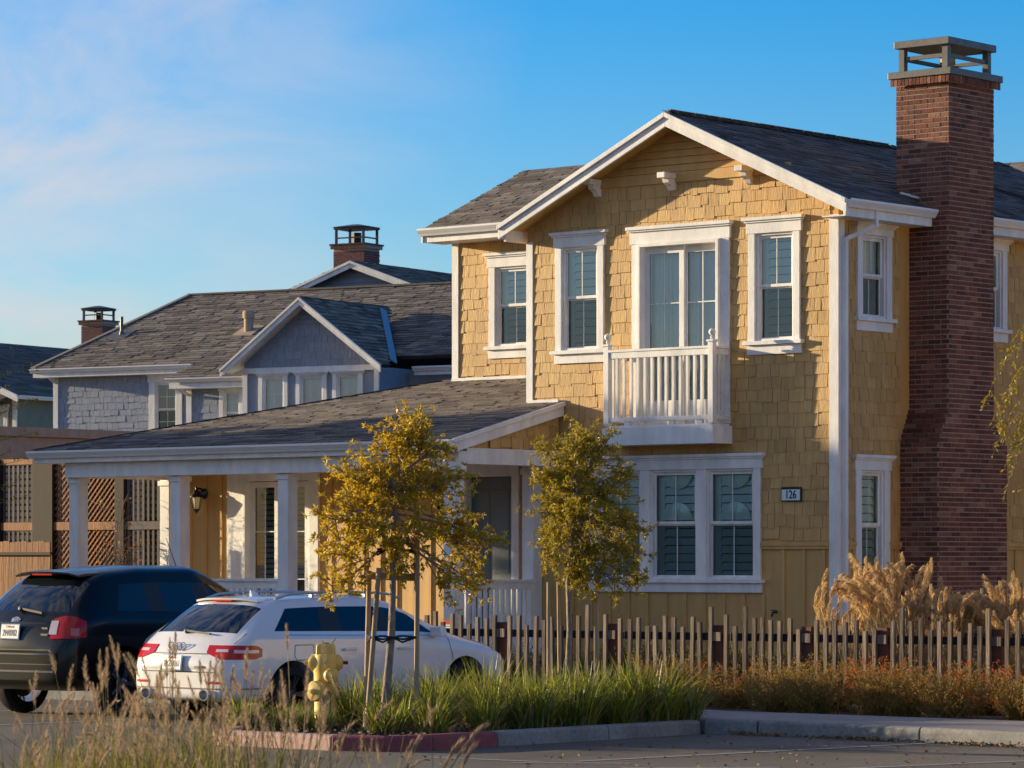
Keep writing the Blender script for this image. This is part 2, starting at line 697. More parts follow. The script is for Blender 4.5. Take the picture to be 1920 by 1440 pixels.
def window(par, fr, a0, a1, z0, z1, split=.5, head=.18, slats=10, muntin=True, trim=.115, sill=True, halves=((0, 1),), casing=True,
           lower=True, rows=0, cols=1, back='shutter', trim_l=True, trim_r=True, tint='pane'):
    """a double-hung sash window (or a row of them) with its painted casing; par > window > sash, pane, slat"""
    wdt = a1 - a0
    units = [(a0 + wdt * u, a0 + wdt * v) for u, v in halves]
    b = MB(fr)
    if casing:
        tl = a0 - trim if trim_l else a0
        tr = a1 + trim if trim_r else a1
        if trim_l:
            b.wb(a0 - trim, a0, 0, .048, z0, z1)
        if trim_r:
            b.wb(a1, a1 + trim, 0, .048, z0, z1)
        b.wb(tl - .03, tr + .03, 0, .056, z1, z1 + head)
        b.wb(tl - .075, tr + .075, 0, .105, z1 + head, z1 + head + .045)
        b.wb(tl - .05, tr + .05, 0, .08, z1 + head - .028, z1 + head)
        if sill:
            b.wb(tl - .06, tr + .06, 0, .1, z0 - .055, z0)
            b.wb(tl - .02, tr + .02, 0, .046, z0 - .19, z0 - .055)
    for i in range(len(units) - 1):
        b.wb(units[i][1], units[i + 1][0], -.1, .044, z0, z1)
    o = b.build('window', M['trim'], par, bevel=.004)
    f_ = .032
    for (u0, u1) in units:
        zm = z0 + (z1 - z0) * split
        s_ = MB(fr)
        # vinyl frame
        s_.wb(u0, u0 + f_, -.1, .018, z0, z1)
        s_.wb(u1 - f_, u1, -.1, .018, z0, z1)
        s_.wb(u0 + f_, u1 - f_, -.1, .018, z1 - f_, z1)
        s_.wb(u0 + f_, u1 - f_, -.1, .018, z0, z0 + f_)
        s_.build('frame', M['trim'], o, bevel=.003)
        i0, i1 = u0 + f_, u1 - f_
        zz = [(zm, z1 - f_, -.02, 'upper', .042), (z0 + f_, zm, -.055, 'lower', .022)] if lower else [(z0 + f_, z1 - f_, -.02, 'one', .05)]
        for (q0, q1, dd, nm, e) in zz:
            s_ = MB(fr)
            s_.wb(i0, i0 + e, dd - .025, dd, q0, q1)
            s_.wb(i1 - e, i1, dd - .025, dd, q0, q1)
            s_.wb(i0 + e, i1 - e, dd - .025, dd, q1 - e, q1)
            s_.wb(i0 + e, i1 - e, dd - .025, dd, q0, q0 + e)
            if muntin:
                for c in range(cols):
                    mm = i0 + (i1 - i0) * (c + 1) / (cols + 1)
                    s_.wb(mm - .007, mm + .007, dd - .018, dd - .01, q0 + e, q1 - e)
                for c in range(rows):
                    mm = q0 + e + (q1 - q0 - 2 * e) * (c + 1) / (rows + 1)
                    s_.wb(i0 + e, i1 - e, dd - .0185, dd - .0095, mm - .007, mm + .007)
            s_.build('sash', M['trim'], o)
            p_ = MB(fr)
            p_.face([(i0 + e, -dd + .012, q0 + e), (i1 - e, -dd + .012, q0 + e), (i1 - e, -dd + .012, q1 - e), (i0 + e, -dd + .012, q1 - e)])
            p_.build('pane', M[tint if nm != 'lower' else 'panedk'], o, recalc=False)
        if back == 'shutter' and slats:
            h = (z1 - z0) / slats
            st = MB(fr)
            st.wb(i0, i0 + (i1 - i0) * .17, -.135, -.105, z0, z1)
            st.wb(i1 - .03, i1, -.135, -.105, z0, z1)
            st.build('shutter_stile', M['slat'], o)
            me = None
            for k in range(slats):
                zc = z0 + h * (k + .5)
                if me is None:
                    q = MB(fr)
                    ym, dz = .12, h * .46
                    x0, x1 = i0 + (i1 - i0) * .17, i1 - .03
                    q.hexa([(x0, ym - .02, -dz), (x1, ym - .02, -dz), (x1, ym - .014, -dz), (x0, ym - .014, -dz),
                            (x0, ym + .016, dz), (x1, ym + .016, dz), (x1, ym + .022, dz), (x0, ym + .022, dz)])
                    me = q.mesh('slat')
                    me.materials.append(M['slat'])
                so_ = link('slat', me, M['slat'], o)
                so_.location = (0, 0, zc)
        elif back == 'curtain':
            q = MB(fr)
            n = 26
            for k in range(n):
                x0 = i0 + (i1 - i0) * k / n
                x1 = i0 + (i1 - i0) * (k + 1) / n
                y0 = .13 + .018 * math.sin(k * 1.9)
                y1 = .13 + .018 * math.sin((k + 1) * 1.9)
                q.face([(x0, y0, z0), (x1, y1, z0), (x1, y1, z1), (x0, y0, z1)])
            q.build('curtain', M['curtain'], o, recalc=False)
        elif back == 'blind':
            q = MB(fr)
            q.wb(i0, i1, -.135, -.13, z0 + (z1 - z0) * .3, z1)
            q.build('blind', M['slat'], o)
        # dim room behind: five inside faces, so that it is not an empty hole
        r_ = MB(fr)
        x0, x1, y0, y1 = u0 - .05, u1 + .05, .151, .6
        r_.face([(x0, y1, z0 - .05), (x1, y1, z0 - .05), (x1, y1, z1 + .05), (x0, y1, z1 + .05)])
        r_.face([(x0, y0, z0 - .05), (x0, y1, z0 - .05), (x0, y1, z1 + .05), (x0, y0, z1 + .05)])
        r_.face([(x1, y0, z0 - .05), (x1, y1, z0 - .05), (x1, y1, z1 + .05), (x1, y0, z1 + .05)])
        r_.face([(x0, y0, z0 - .05), (x1, y0, z0 - .05), (x1, y1, z0 - .05), (x0, y1, z0 - .05)])
        r_.face([(x0, y0, z1 + .05), (x1, y0, z1 + .05), (x1, y1, z1 + .05), (x0, y1, z1 + .05)])
        r_.build('room_back', M['inside'], o, recalc=False)
    return o


def clip_row(poly, t):
    """s interval of a convex polygon (s,t) at height t"""
    xs = []
    n = len(poly)
    for i in range(n):
        (s0, t0), (s1, t1) = poly[i], poly[(i + 1) % n]
        if (t0 - t) * (t1 - t) <= 0 and abs(t1 - t0) > 1e-9:
            xs.append(s0 + (s1 - s0) * (t - t0) / (t1 - t0))
    return (min(xs), max(xs)) if len(xs) >= 2 else None


def roof_plane(name, par_house, o, sdir, tdir, poly, m, expo=.145, tmin=.2, tmax=.42, thick=.09, seed=1, under=None, cut=(), tabs=True, butt=(.014, .028)):
    """one roof slope: a slab plus its shingle tabs. poly in (s along the eave, t up the slope). Returns the part and the tab list"""
    o, sd_, td_ = Vector(o), Vector(sdir).normalized(), Vector(tdir).normalized()
    nn = sd_.cross(td_).normalized()
    if nn.z < 0:
        nn = -nn
    b = MB()
    top = [o + sd_ * s + td_ * t for s, t in poly]
    b.prism([p - nn * thick for p in top], nn * (thick - .004))
    part = b.build(name, M['roofbase'], par_house)
    if under:
        u = MB()
        u.prism([p - nn * (thick + .012) for p in top], nn * .01)
        u.build('soffit', under, part)
    r = random.Random(seed)
    items = []
    if tabs:
        # right-handed basis for the wedge: x along the eave, -y outward (up), z up the slope
        x = sd_ if sd_.cross(-nn).dot(td_) > 0 else -sd_
        flip = x.dot(sd_) < 0
        t = min(p[1] for p in poly)
        t1 = max(p[1] for p in poly)
        row = 0
        while t < t1 - .02:
            iv = clip_row(poly, min(t + expo * .5, t1 - .01))
            if iv:
                s = iv[0] - r.uniform(0, .3)
                while s < iv[1]:
                    wd = r.uniform(tmin, tmax)
                    lo, hi = max(s, iv[0] - .005), min(s + wd - r.uniform(.008, .022), iv[1] + .005)
                    s += wd
                    if hi - lo < .03:
                        continue
                    if any(c0 < (lo + hi) / 2 < c1 and d0 < t + expo / 2 < d1 for c0, c1, d0, d1 in cut):
                        continue
                    off = r.choice((0, 0, -.02, -.035))
                    p = o + sd_ * (hi if flip else lo) + td_ * (t + off)
                    mx = Matrix.Identity(4)
                    mx.col[0] = (*(x * (hi - lo)), 0)
                    mx.col[1] = (*(-nn * r.uniform(*butt)), 0)
                    mx.col[2] = (*(td_ * (expo - off + .02)), 0)
                    mx.col[3] = (*p, 1)
                    items.append((mx, part))
            t += expo
            row += 1
    return part, items


def gutter(par, p, q, out, name='gutter', h=.115, dpt=.11, m=None):
    """an ogee gutter along p..q, out = horizontal outward direction"""
    p, q, out = Vector(p), Vector(q), Vector(out)
    prof = [(0, 0), (.055, 0), (.07, .03), (.085, .05), (dpt, .085), (dpt, h), (dpt - .012, h), (dpt - .012, h - .012), (.012, h - .012), (0, h)]
    b = MB()
    b.prism([p + out * a + Vector((0, 0, z)) for a, z in prof], q - p)
    return b.build(name, m or M['gutter'], par)


def nth(k):
    return '%d%s' % (k, 'th' if 10 <= k % 100 <= 20 else {1: 'st', 2: 'nd', 3: 'rd'}.get(k % 10, 'th'))


def by_place(objs, fmt):
    """name otherwise equal neighbours by their order from the left"""
    objs = sorted(objs, key=lambda o: (o.location - CAM).dot(CR) / (o.location - CAM).dot(CF))
    for k, o in enumerate(objs):
        o['label'] = fmt % nth(k + 1)
# ------------------------------------------------------------------ ground, road, kerbs
def sheet(name, poly, z, m, kind='structure'):
    b = MB()
    b.face([(x, y, z) for x, y in poly])
    o = b.build(name, m, recalc=False)
    o['kind'] = kind
    return o

sheet('ground', [(-900, -900), (900, -900), (900, 900), (-900, 900)], -.02, M['pot'])
sheet('road', [(-60, -46), (60, -46), (60, -8.15), (-60, -8.15)], 0, M['asphalt'])

def struct(name):
    o = bpy.data.objects.new(name, None)
    COL.objects.link(o)
    o['kind'] = 'structure'
    return o

def slab(name, poly, z0, z1, m, parent=None, bevel=0):
    b = MB()
    b.prism([(x, y, z0) for x, y in poly], (0, 0, z1 - z0))
    o = b.build(name, m, parent, bevel=bevel)
    if parent is None:
        o['kind'] = 'structure'
    return o

# kerbed island
slab('island_soil', [(2.5, -14.75), (5.2, -14.75), (5.2, -10.0), (2.2, -9.6), (1.95, -13.9)], -.01, .11, M['mulch'])
kb = struct('island_kerb')

def kerb_run(parent, pts, wdt, z1, mats, inner=1, h0=-.01):
    for i in range(len(pts) - 1):
        p, q = Vector((*pts[i], 0)), Vector((*pts[i + 1], 0))
        d = (q - p)
        ln = d.length
        d.normalize()
        nrm = Vector((-d.y, d.x, 0)) * inner
        p, q = p + d * .006, q - d * .006
        b = MB()
        b.prism([p + Vector((0, 0, h0)), p + Vector((0, 0, z1 - .02)) + nrm * .012, p + Vector((0, 0, z1)) + nrm * .035,
                 p + Vector((0, 0, z1)) + nrm * wdt, p + Vector((0, 0, h0)) + nrm * wdt], q - p)
        b.build('kerb_stone', M[mats[i]], parent, bevel=.012)

kerb_run(kb, [(2.62, -14.55), (2.82, -14.98), (3.2, -15.12)], .17, .15, ['kerbpink', 'kerbpink'])
kerb_run(kb, [(3.2, -15.12), (4.62, -15.14)], .17, .15, ['kerbpink'])
kerb_run(kb, [(4.62, -15.14), (5.16, -14.95), (5.34, -14.45), (5.36, -13.5)], .17, .15, ['kerbred', 'kerbred', 'kerbred'])
kerb_run(kb, [(5.36, -13.5), (5.37, -11.75), (5.38, -10.2)], .17, .15, ['kerb', 'kerb'])
kerb_run(kb, [(1.9, -9.0), (1.78, -13.0), (2.1, -14.1), (2.62, -14.55)][::-1], .17, .15, ['kerbpink', 'kerb', 'kerb'], -1)

sw = struct('pavement')
kerb_run(sw, [(5.4, -10.19), (5.95, -9.98), (8.1, -10.14), (10.6, -10.4), (13, -10.7), (18, -11.2)], .17, .155, ['kerb'] * 5)
for poly in ([(4.15, -9.95), (5.4, -10.0), (5.97, -9.8), (6.9, -9.87), (6.9, -8.15), (4.15, -8.15)],
             [(6.907, -9.87), (9.4, -10.11), (9.4, -8.15), (6.907, -8.15)],
             [(9.407, -10.11), (12.5, -10.46), (12.5, -8.15), (9.407, -8.15)],
             [(12.507, -10.46), (18, -11.02), (18, -8.15), (12.507, -8.15)]):
    slab('paving_slab', poly, 0, .15, M['concrete'], sw, bevel=.006)
kerb_run(sw, [(-16, -8.22), (-9, -8.22), (-3, -8.22), (1.7, -8.22), (4.1, -8.22)], .16, .15, ['kerb'] * 4)
slab('planting_soil', [(-40, -8.06), (18, -8.06), (18, 30), (-40, 30)], -.01, .1, M['mulch'])
# the house on the far side, beyond the right edge: its sunlit wall throws warm light back
slab('verge', [(8, -36), (32, -36), (32, -24.5), (8, -24.5)], -.01, .06, M['pot'])

def stripe(p, q, wdt, z=.004):
    p, q = Vector((*p, 0)), Vector((*q, 0))
    d = (q - p).normalized()
    n = Vector((-d.y, d.x, 0)) * wdt / 2
    b = MB()
    b.face([p - n + Vector((0, 0, z)), q - n + Vector((0, 0, z)), q + n + Vector((0, 0, z)), p + n + Vector((0, 0, z))])
    o = b.build('painted_line', M['paint'], recalc=False)
    o['kind'] = 'structure'

stripe((7.62, -15.05), (8.32, -9.95), .1)
stripe((6.1, -15.4), (7.4, -15.3), .1)
stripe((7.3, -15.6), (8.2, -15.0), .09)
stripe((8.6, -15.6), (9.6, -14.6), .1)
stripe((-1.9, -14.9), (-1.75, -8.6), .1)
stripe((-4.7, -14.9), (-4.55, -8.6), .1)
stripe((9.9, -15.2), (11.2, -10.6), .1)

# ------------------------------------------------------------------ the yellow house
H = thing('yellow_house', 'two-storey yellow shingled house with white trim, front gable and low porch roof', 'house')
I4 = Matrix.Identity(4)
FF = frame((0, 0, 0), (1, 0, 0), (0, 1, 0))            # front wall
FR_ = frame((0, 0, 0), (0, 1, 0), (-1, 0, 0))          # right wall
FW = frame((0, 2.1, 0), (1, 0, 0), (0, 1, 0))          # set-back wing
FP = frame((0, .2, 0), (1, 0, 0), (0, 1, 0))           # porch wall
XL = -5.6
EZ, RZ, RX = 6.78, 8.2, -2.68
SL = (RZ - EZ) / (.42 - RX)

def gable_top(a):
    return RZ - .06 - SL * abs(a - RX)

w1 = (-4.27, -1.42, 1.58, 3.14)
w2 = (-1.40, -.74, 4.92, 6.43)
w3 = (-4.92, -4.24, 4.92, 6.43)
dr = (-3.46, -2.0, 3.78, 6.40)
w4 = (.53, 1.12, 5.23, 6.38)
w5 = (.50, 1.06, 1.55, 3.10)
w6 = (3.52, 4.12, 5.23, 6.38)
front_holes = [w1, w2, w3, dr]
b = MB(FF)
wall_boxes(b, XL, 0, .1, 6.7, front_holes)
fg = [(XL, 0, 6.7), (0, 0, 6.7), (0, 0, gable_top(0)), (RX, 0, gable_top(RX)), (XL, 0, gable_top(XL))]
b.prism(fg, (0, .15, 0))
front = b.build('front_wall', M['batten'], H)
b = MB(FR_)
wall_boxes(b, .152, 9, .1, 6.72, [w4, w5, w6])
rightw = b.build('side_wall', M['batten'], H)
shk = []
pad = .02
hf = [(h[0] - pad, h[1] + pad, h[2] - .1, h[3] + .1) for h in front_holes]
hf.append((-3.85, -1.8, 3.45, 3.95))
shk += shake_items(FF, XL + .1, -.135, 2.13, 7.24, front, hf, top=gable_top, seed=3)
hr = [(h[0] - pad, h[1] + pad, h[2] - .1, h[3] + .1) for h in (w4, w5, w6)]
shk += shake_items(FR_, .12, 1.5, 2.13, 6.62, rightw, hr, seed=4)
shk += shake_items(FR_, 3.2, 8.98, 2.13, 6.62, rightw, hr, seed=5)

# gable band, horizontal boards and louvre lines, brackets
b = MB(FF)
b.wb(-4.55, -.8, .0, .035, 7.25, 7.40)
b.build('gable_band', M['batten'], H, bevel=.004)
z = 7.405
while z < 8.05:
    half = (gable_top(RX) - z) / SL - .02
    if half < .08:
        break
    b = MB(FF)
    z2 = z + .1
    hh2 = max(.02, (gable_top(RX) - z2) / SL - .02)
    b.hexa([(RX - half, 0, z), (RX + half, 0, z), (RX + half, -.032, z), (RX - half, -.032, z),
            (RX - hh2, 0, z2), (RX + hh2, 0, z2), (RX + hh2, -.008, z2), (RX - hh2, -.008, z2)])
    b.build('gable_board', M['batten'], H)
    z += .105
for x in (-4.24, -2.87, -1.5):
    b = MB(FF)
    b.box(x - .07, x + .07, -.3, 0, 7.3, 7.38)
    b.prism([(x - .055, 0, 7.3), (x - .055, -.2, 7.3), (x - .055, -.18, 7.24), (x - .055, -.1, 7.2), (x - .055, -.06, 7.14), (x - .055, 0, 7.13)], (.11, 0, 0))
    b.build('bracket', M['trim'], H, bevel=.006)

# corner boards, belt course, battens
b = MB()
b.wb(-.135, .02, 0, .03, .1, 6.62)
b.box(0, .03, -.0, .11, .1, 6.6)
b.build('corner_board', M['trim'], H)
b = MB()
b.wb(XL, XL + .12, 0, .03, 3.9, 6.55)
b.build('corner_board', M['trim'], H)
for fr, a0, a1, hs_ in ((FF, XL + .3, -.135, [(w1[0] - .13, w1[1] + .13)]), (FR_, .11, 1.5, [(w5[0] - .12, w5[1] + .12)]), (FR_, 3.25, 8.98, [])):
    segs = [(a0, a1)]
    for h0, h1 in hs_:
        segs = [(s0, h0) for s0, s1 in segs[:1]] + [(h1, s1) for s0, s1 in segs[-1:]]
    for s0, s1 in segs:
        b = MB(fr)
        b.wb(s0, s1, 0, .05, 2.045, 2.105)
        b.wb(s0, s1, 0, .035, 2.0, 2.045)
        b.build('belt_course', M['batten'], H, bevel=.004)
    a = a0 + .21
    while a < a1:
        b = MB(fr)
        zt = 2.0
        if fr is FF and w1[0] - .16 < a < w1[1] + .16:
            zt = 1.37
        if fr is FR_ and w5[0] - .14 < a < w5[1] + .14:
            zt = 1.35
        b.wb(a, a + .05, 0, .022, .1, zt)
        b.build('batten', M['batten'], H)
        a += .345

# windows
window(H, FF, *w1, split=.50, slats=13, halves=((0, .29), (.35, .645), (.705, 1.0)), head=.17)
window(H, FF, *w2, split=.5, slats=13)
window(H, FF, *w3, split=.5, slats=13)
window(H, FR_, *w4, split=.5, slats=0, back='curtain', trim=.125, head=.13)
window(H, FR_, *w5, split=.5, slats=13, trim=.14, head=.17)
window(H, FR_, *w6, split=.5, slats=11, trim=.125, head=.13)
# bulging plastic covers inside the ground-floor panes, reflected arcs put into their pale colour
for u in (-2.86, -1.83):
    for zc, sg in ((3.12, -1), (2.42, 1)):
        b = MB(FF)
        n = 9
        vs_, fs_ = [], []
        for i in range(n + 1):
            for j in range(5):
                t = math.pi * i / n
                rr = .27 * (j / 4)
                vs_.append((u + rr * math.cos(t), .074 + .012 * (j / 4) ** 2, zc + sg * rr * .95 * math.sin(t)))
        for i in range(n):
            for j in range(4):
                fs_.append((i * 5 + j, i * 5 + j + 1, (i + 1) * 5 + j + 1, (i + 1) * 5 + j))
        b.add(vs_, fs_)
        b.build('reflection_cover', M['film'], H, smooth=True, recalc=False)

# balcony door: deep white surround, two glazed leaves
b = MB(FF)
x0, x1, z0, z1 = dr
b.wb(x0 - .14, x0, 0, .045, z0, z1)
b.wb(x1, x1 + .15, 0, .045, z0, z1)
b.wb(x0 - .17, x1 + .17, 0, .055, z1, z1 + .2)
b.wb(x0 - .21, x1 + .21, 0, .11, z1 + .2, z1 + .25)
b.wb(x0 - .19, x1 + .19, 0, .085, z1 + .175, z1 + .2)
b.wb(x0, x0 + .05, -.1, .1, z0, z1)
b.wb(x1 - .05, x1, -.1, .1, z0, z1)
b.wb(x0 + .05, x1 - .05, -.1, .1, z1 - .05, z1)
bd = b.build('balcony_door', M['trim'], H, bevel=.004)
xm = (x0 + x1) / 2
for l0, l1, dd in ((x0 + .05, xm + .03, -.02), (xm - .03, x1 - .05, -.065)):
    b = MB(FF)
    b.wb(l0, l0 + .085, dd - .04, dd, z0, z1 - .05)
    b.wb(l1 - .085, l1, dd - .04, dd, z0, z1 - .05)
    b.wb(l0 + .085, l1 - .085, dd - .04, dd, z1 - .15, z1 - .05)
    b.wb(l0 + .085, l1 - .085, dd - .04, dd, z0, z0 + .36)
    mm = (l0 + l1) / 2
    b.wb(mm - .008, mm + .008, dd - .03, dd - .015, z0 + .36, z1 - .15)
    for q in (.33, .66):
        zz = z0 + .36 + (z1 - .15 - z0 - .36) * q
        b.wb(l0 + .085, l1 - .085, dd - .031, dd - .014, zz - .008, zz + .008)
    b.build('door_leaf', M['trim'], bd)
    p_ = MB(FF)
    p_.face([(l0 + .085, -dd + .02, z0 + .36), (l1 - .085, -dd + .02, z0 + .36), (l1 - .085, -dd + .02, z1 - .15), (l0 + .085, -dd + .02, z1 - .15)])
    p_.build('pane', M['pane'], bd, recalc=False)
q = MB(FF)
n = 60
for k in range(n):
    a0_, a1_ = x0 + .06 + (x1 - x0 - .12) * k / n, x0 + .06 + (x1 - x0 - .12) * (k + 1) / n
    y0_, y1_ = .16 + .02 * math.sin(k * 1.7) + .008 * math.sin(k * .6), .16 + .02 * math.sin((k + 1) * 1.7) + .008 * math.sin((k + 1) * .6)
    q.face([(a0_, y0_, z0), (a1_, y1_, z0), (a1_, y1_, z1), (a0_, y0_, z1)])
q.build('curtain', M['curtain'], bd, smooth=True, recalc=False)
q = MB(FF)
q.box(x0 - .1, x1 + .1, .5, .52, z0, z1 + .1)
q.build('room_back', M['inside'], bd)

# balcony
bal = bpy.data.objects.new('balcony', None)
COL.objects.link(bal)
bal.parent = H
BX0, BX1, BY = -3.82, -1.82, -.46
b = MB()
b.box(BX0, BX1, BY, 0, 3.49, 3.74)
b.box(BX0 + .05, BX1 - .05, BY + .04, 0, 3.742, 3.775)
b.build('floor', M['trim'], bal, bevel=.006)
for x in (BX0 + .06, BX1 - .06):
    b = MB()
    b.box(x - .045, x + .045, BY + .02, BY + .11, 3.777, 4.92)
    b.box(x - .06, x + .06, BY + .005, BY + .125, 4.92, 4.95)
    b.lathe([(.015, 0), (.03, .03), (.016, .05), (.045, .085), (.052, .11), (.04, .14), (.004, .16)], 12, Matrix.Translation((x, BY + .065, 4.95)))
    b.build('post', M['trim'], bal, bevel=.004)
b = MB()
for zz in ((4.74, 4.83), (3.83, 3.89)):
    b.box(BX0 + .11, BX1 - .11, BY + .035, BY + .095, *zz)
    for x in (BX0 + .06, BX1 - .06):
        b.box(x - .03, x + .03, BY + .115, -.03, *zz)
b.box(BX0 + .1, BX1 - .1, BY + .02, BY + .11, 4.83, 4.865)
for x in (BX0 + .06, BX1 - .06):
    b.box(x - .045, x + .045, BY + .117, -.03, 4.832, 4.865)
b.build('handrail', M['trim'], bal, bevel=.004)
me = None
for k in range(13):
    x = BX0 + .11 + (BX1 - BX0 - .22) * (k + 1) / 14
    if me is None:
        q = MB()
        q.box(-.02, .02, -.02, .02, 3.89, 4.74)
        me = q.mesh('baluster')
    link('baluster', me, M['trim'], bal).location = (x, BY + .065, 0)
for x in (BX0 + .06, BX1 - .06):
    for k in range(2):
        link('baluster', me, M['trim'], bal).location = (x, BY + .2 + .12 * k, 0)
for x in (-3.4, -2.6, -2.1):
    b = MB()
    b.box(x - .05, x + .05, BY + .05, BY + .1, 3.776, 3.83)
    b.build('rail_block', M['trim'], bal)

# house number, tap, downpipe
b = MB(FF)
b.wb(-.94, -.6, .03, .05, 2.665, 2.87)
num = b.build('house_number', M['dark'], H, bevel=.004)
b = MB(FF)
b.wb(-.925, -.615, .05, .054, 2.682, 2.832)
b.build('panel', M['signwhite'], num)
me = text_mesh('126', .165, .002, .98, .002)
o = link('number', me, M['dark'], num)
o.location = (-.77, -.0565, 2.757)
o.rotation_euler = (R(90), 0, 0)
o.scale = (.8, 1, 1)
b = MB()
b.tube([(-1.05, 0, 1.12), (-1.05, -.09, 1.12), (-1.05, -.12, 1.06)], .016, 8)
b.box(-1.1, -1.0, -.075, -.055, 1.14, 1.155)
b.build('garden_tap', M['dark'], H)
b = MB()
b.bar((.07, .06, .15), (.07, .06, 6.30), .075, .06, up=(0, 1, 0))
b.bar((.07, .06, 6.27), (.40, .32, 6.46), .06, .06)
b.bar((.40, .32, 6.43), (.40, .32, 6.68), .065, .06, up=(0, 1, 0))
b.build('downpipe', M['trim'], H, bevel=.006)

# main roof
tabs = []
OV = -.4
ln = math.hypot(.42 - RX, RZ - EZ)
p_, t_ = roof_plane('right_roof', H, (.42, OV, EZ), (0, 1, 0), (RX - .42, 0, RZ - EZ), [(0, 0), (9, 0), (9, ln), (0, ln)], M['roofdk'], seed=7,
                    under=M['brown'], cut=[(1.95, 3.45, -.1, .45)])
shaded_tabs = t_  # slope away from the sun: shade put into a darker shingle colour
p_, t_ = roof_plane('left_roof', H, (-5.78, OV, EZ), (0, 1, 0), (RX + 5.78, 0, RZ - EZ), [(0, 0), (5.5, 0), (5.5, ln), (0, ln)], M['roof'], seed=8, under=M['brown'])
tabs += t_
wl = math.hypot(2.5, 8.2 - 7.06)
p_, t_ = roof_plane('wing_roof', H, (-9.12, 1.6, 7.06), (1, 0, 0), (0, 2.5, 1.14), [(0, 0), (4, 0), (6.4, wl), (0, wl)], M['roof'], seed=9, under=M['brown'])
tabs += t_
roof_plane('wing_back_roof', H, (-9.12, 6.6, 7.06), (1, 0, 0), (0, -2.5, 1.14), [(0, 0), (9.2, 0), (6.4, wl), (0, wl)], M['roof'], tabs=False)
# ridge caps
me = None
for k in range(44):
    y = OV + .05 + k * .2
    if me is None:
        q = MB()
        q.add([(-.13, 0, -.045), (0, 0, .02), (.13, 0, -.045), (-.13, .22, -.06), (0, .22, .003), (.13, .22, -.06)], [(0, 1, 4, 3), (1, 2, 5, 4), (0, 3, 5, 2)])
        me = q.mesh('ridge_cap')
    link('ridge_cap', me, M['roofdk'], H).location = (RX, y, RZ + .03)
# rakes
def rake(name, x0, z0, x1, z1, y, dep=.2, par=None, th=.04):
    b = MB()
    b.prism([(x0, y, z0), (x1, y, z1), (x1, y, z1 - dep), (x0, y, z0 - dep)], (0, th, 0))
    b.prism([(x0, y - .035, z0 + .005), (x1, y - .035, z1 + .005), (x1, y - .035, z1 - .065), (x0, y - .035, z0 - .065)], (0, .033, 0))
    return b.build(name, M['trim'], par, bevel=.005)
rake('rake_board', RX + .001, RZ + .0, .44, EZ, OV - .042, par=H)
rake('rake_board', RX - .001, RZ + .0, -5.8, EZ, OV - .042, par=H)
# right eave: fascia, gutter, interrupted by the chimney
for y0, y1 in ((OV, 1.72), (3.0, 8)):
    b = MB()
    b.box(.36, .4, y0, y1, EZ - .235, EZ - .06)
    b.box(.0, .36, y0 + .01, y1, EZ - .235, EZ - .215)
    b.build('fascia', M['trim'], H, bevel=.003)
    gutter(H, (.402, y0 - .02, EZ - .115), (.402, y1, EZ - .115), (1, 0, 0))
b = MB()
b.box(-5.72, -5.68, OV, 1.6, EZ - .235, EZ - .06)
b.build('fascia', M['trim'], H)
b = MB()
b.box(-9.1, -5.3, 1.62, 1.66, 6.86, 7.03)
b.box(-9.1, -5.3, 1.66, 2.1, 6.86, 6.88)
b.prism([(-9.14, 1.6, 7.05), (-9.14, 4.1, 8.19), (-9.14, 4.1, 7.99), (-9.14, 1.6, 6.85)], (.04, 0, 0))
b.build('fascia', M['trim'], H, bevel=.003)
gutter(H, (-9.15, 1.618, 6.96), (-5.3, 1.618, 6.96), (0, -1, 0))
# pale metal at the chimney foot
b = MB()
for k in range(5):
    y = 1.2 + .13 * k
    b.bar((.0 + .07 * k, y + .3, 7.03 - .032 * k), (.08 + .07 * k, y + .43, 7.0 - .032 * k), .05, .03)
b.build('chimney_flashing', M['flash'], H)

# wing wall
ww = (-8.0, -7.28, 5.2, 6.44)
b = MB(FW)
wall_boxes(b, -8.88, -5.45, 3.0, 6.88, [ww])
b.box(-8.88, -8.73, .15, 4.6, 3, 7.0)
wing = b.build('wing_wall', M['batten'], H)
shk += shake_items(FW, -8.76, -5.5, 4.74, 6.86, wing, [(ww[0] - pad, ww[1] + pad, ww[2] - .1, ww[3] + .1)], seed=6)
window(H, FW, *ww, split=.5, slats=12, trim=.125)
b = MB(FW)
b.wb(-8.9, -8.77, 0, .035, 4.6, 6.87)
b.build('corner_board', M['trim'], H)

# ------------------------------------------------------------------ chimney
ch = bpy.data.objects.new('chimney', None)
COL.objects.link(ch)
ch.parent = H
CX = .66
b = MB()
b.box(.0, CX, 1.5, 3.25, .05, 3.46)
b.hexa([(.0, 1.5, 3.46), (CX, 1.5, 3.46), (CX, 3.25, 3.46), (0, 3.25, 3.46), (.0, 1.745, 3.93), (CX, 1.745, 3.93), (CX, 2.9, 3.93), (0, 2.9, 3.93)])
b.box(-.22, CX, 1.745, 2.9, 3.93, 8.6)
b.build('mortar_core', M['mortar'], ch)
bricks = []
br = random.Random(5)
CH, JT = .0695, .0145
def lay(fr, a0, a1, z, h, odd, depth=.0075, bl=.215):
    a = a0 - (bl * .5 if odd else 0)
    while a < a1 - .01:
        lo, hi = max(a, a0), min(a + bl - JT, a1)
        if br.random() < .12 and hi - lo > .15:
            m_ = (lo + hi) / 2
            parts_ = [(lo, m_ - JT / 2), (m_ + JT / 2, hi)]
        else:
            parts_ = [(lo, hi)]
        for s0, s1 in parts_:
            if s1 - s0 > .025:
                bricks.append((fit(fr, s0, -.001, z, s1 - s0, depth + br.uniform(-.0025, .005), h), ch))
        a += bl
z = .1
k = 0
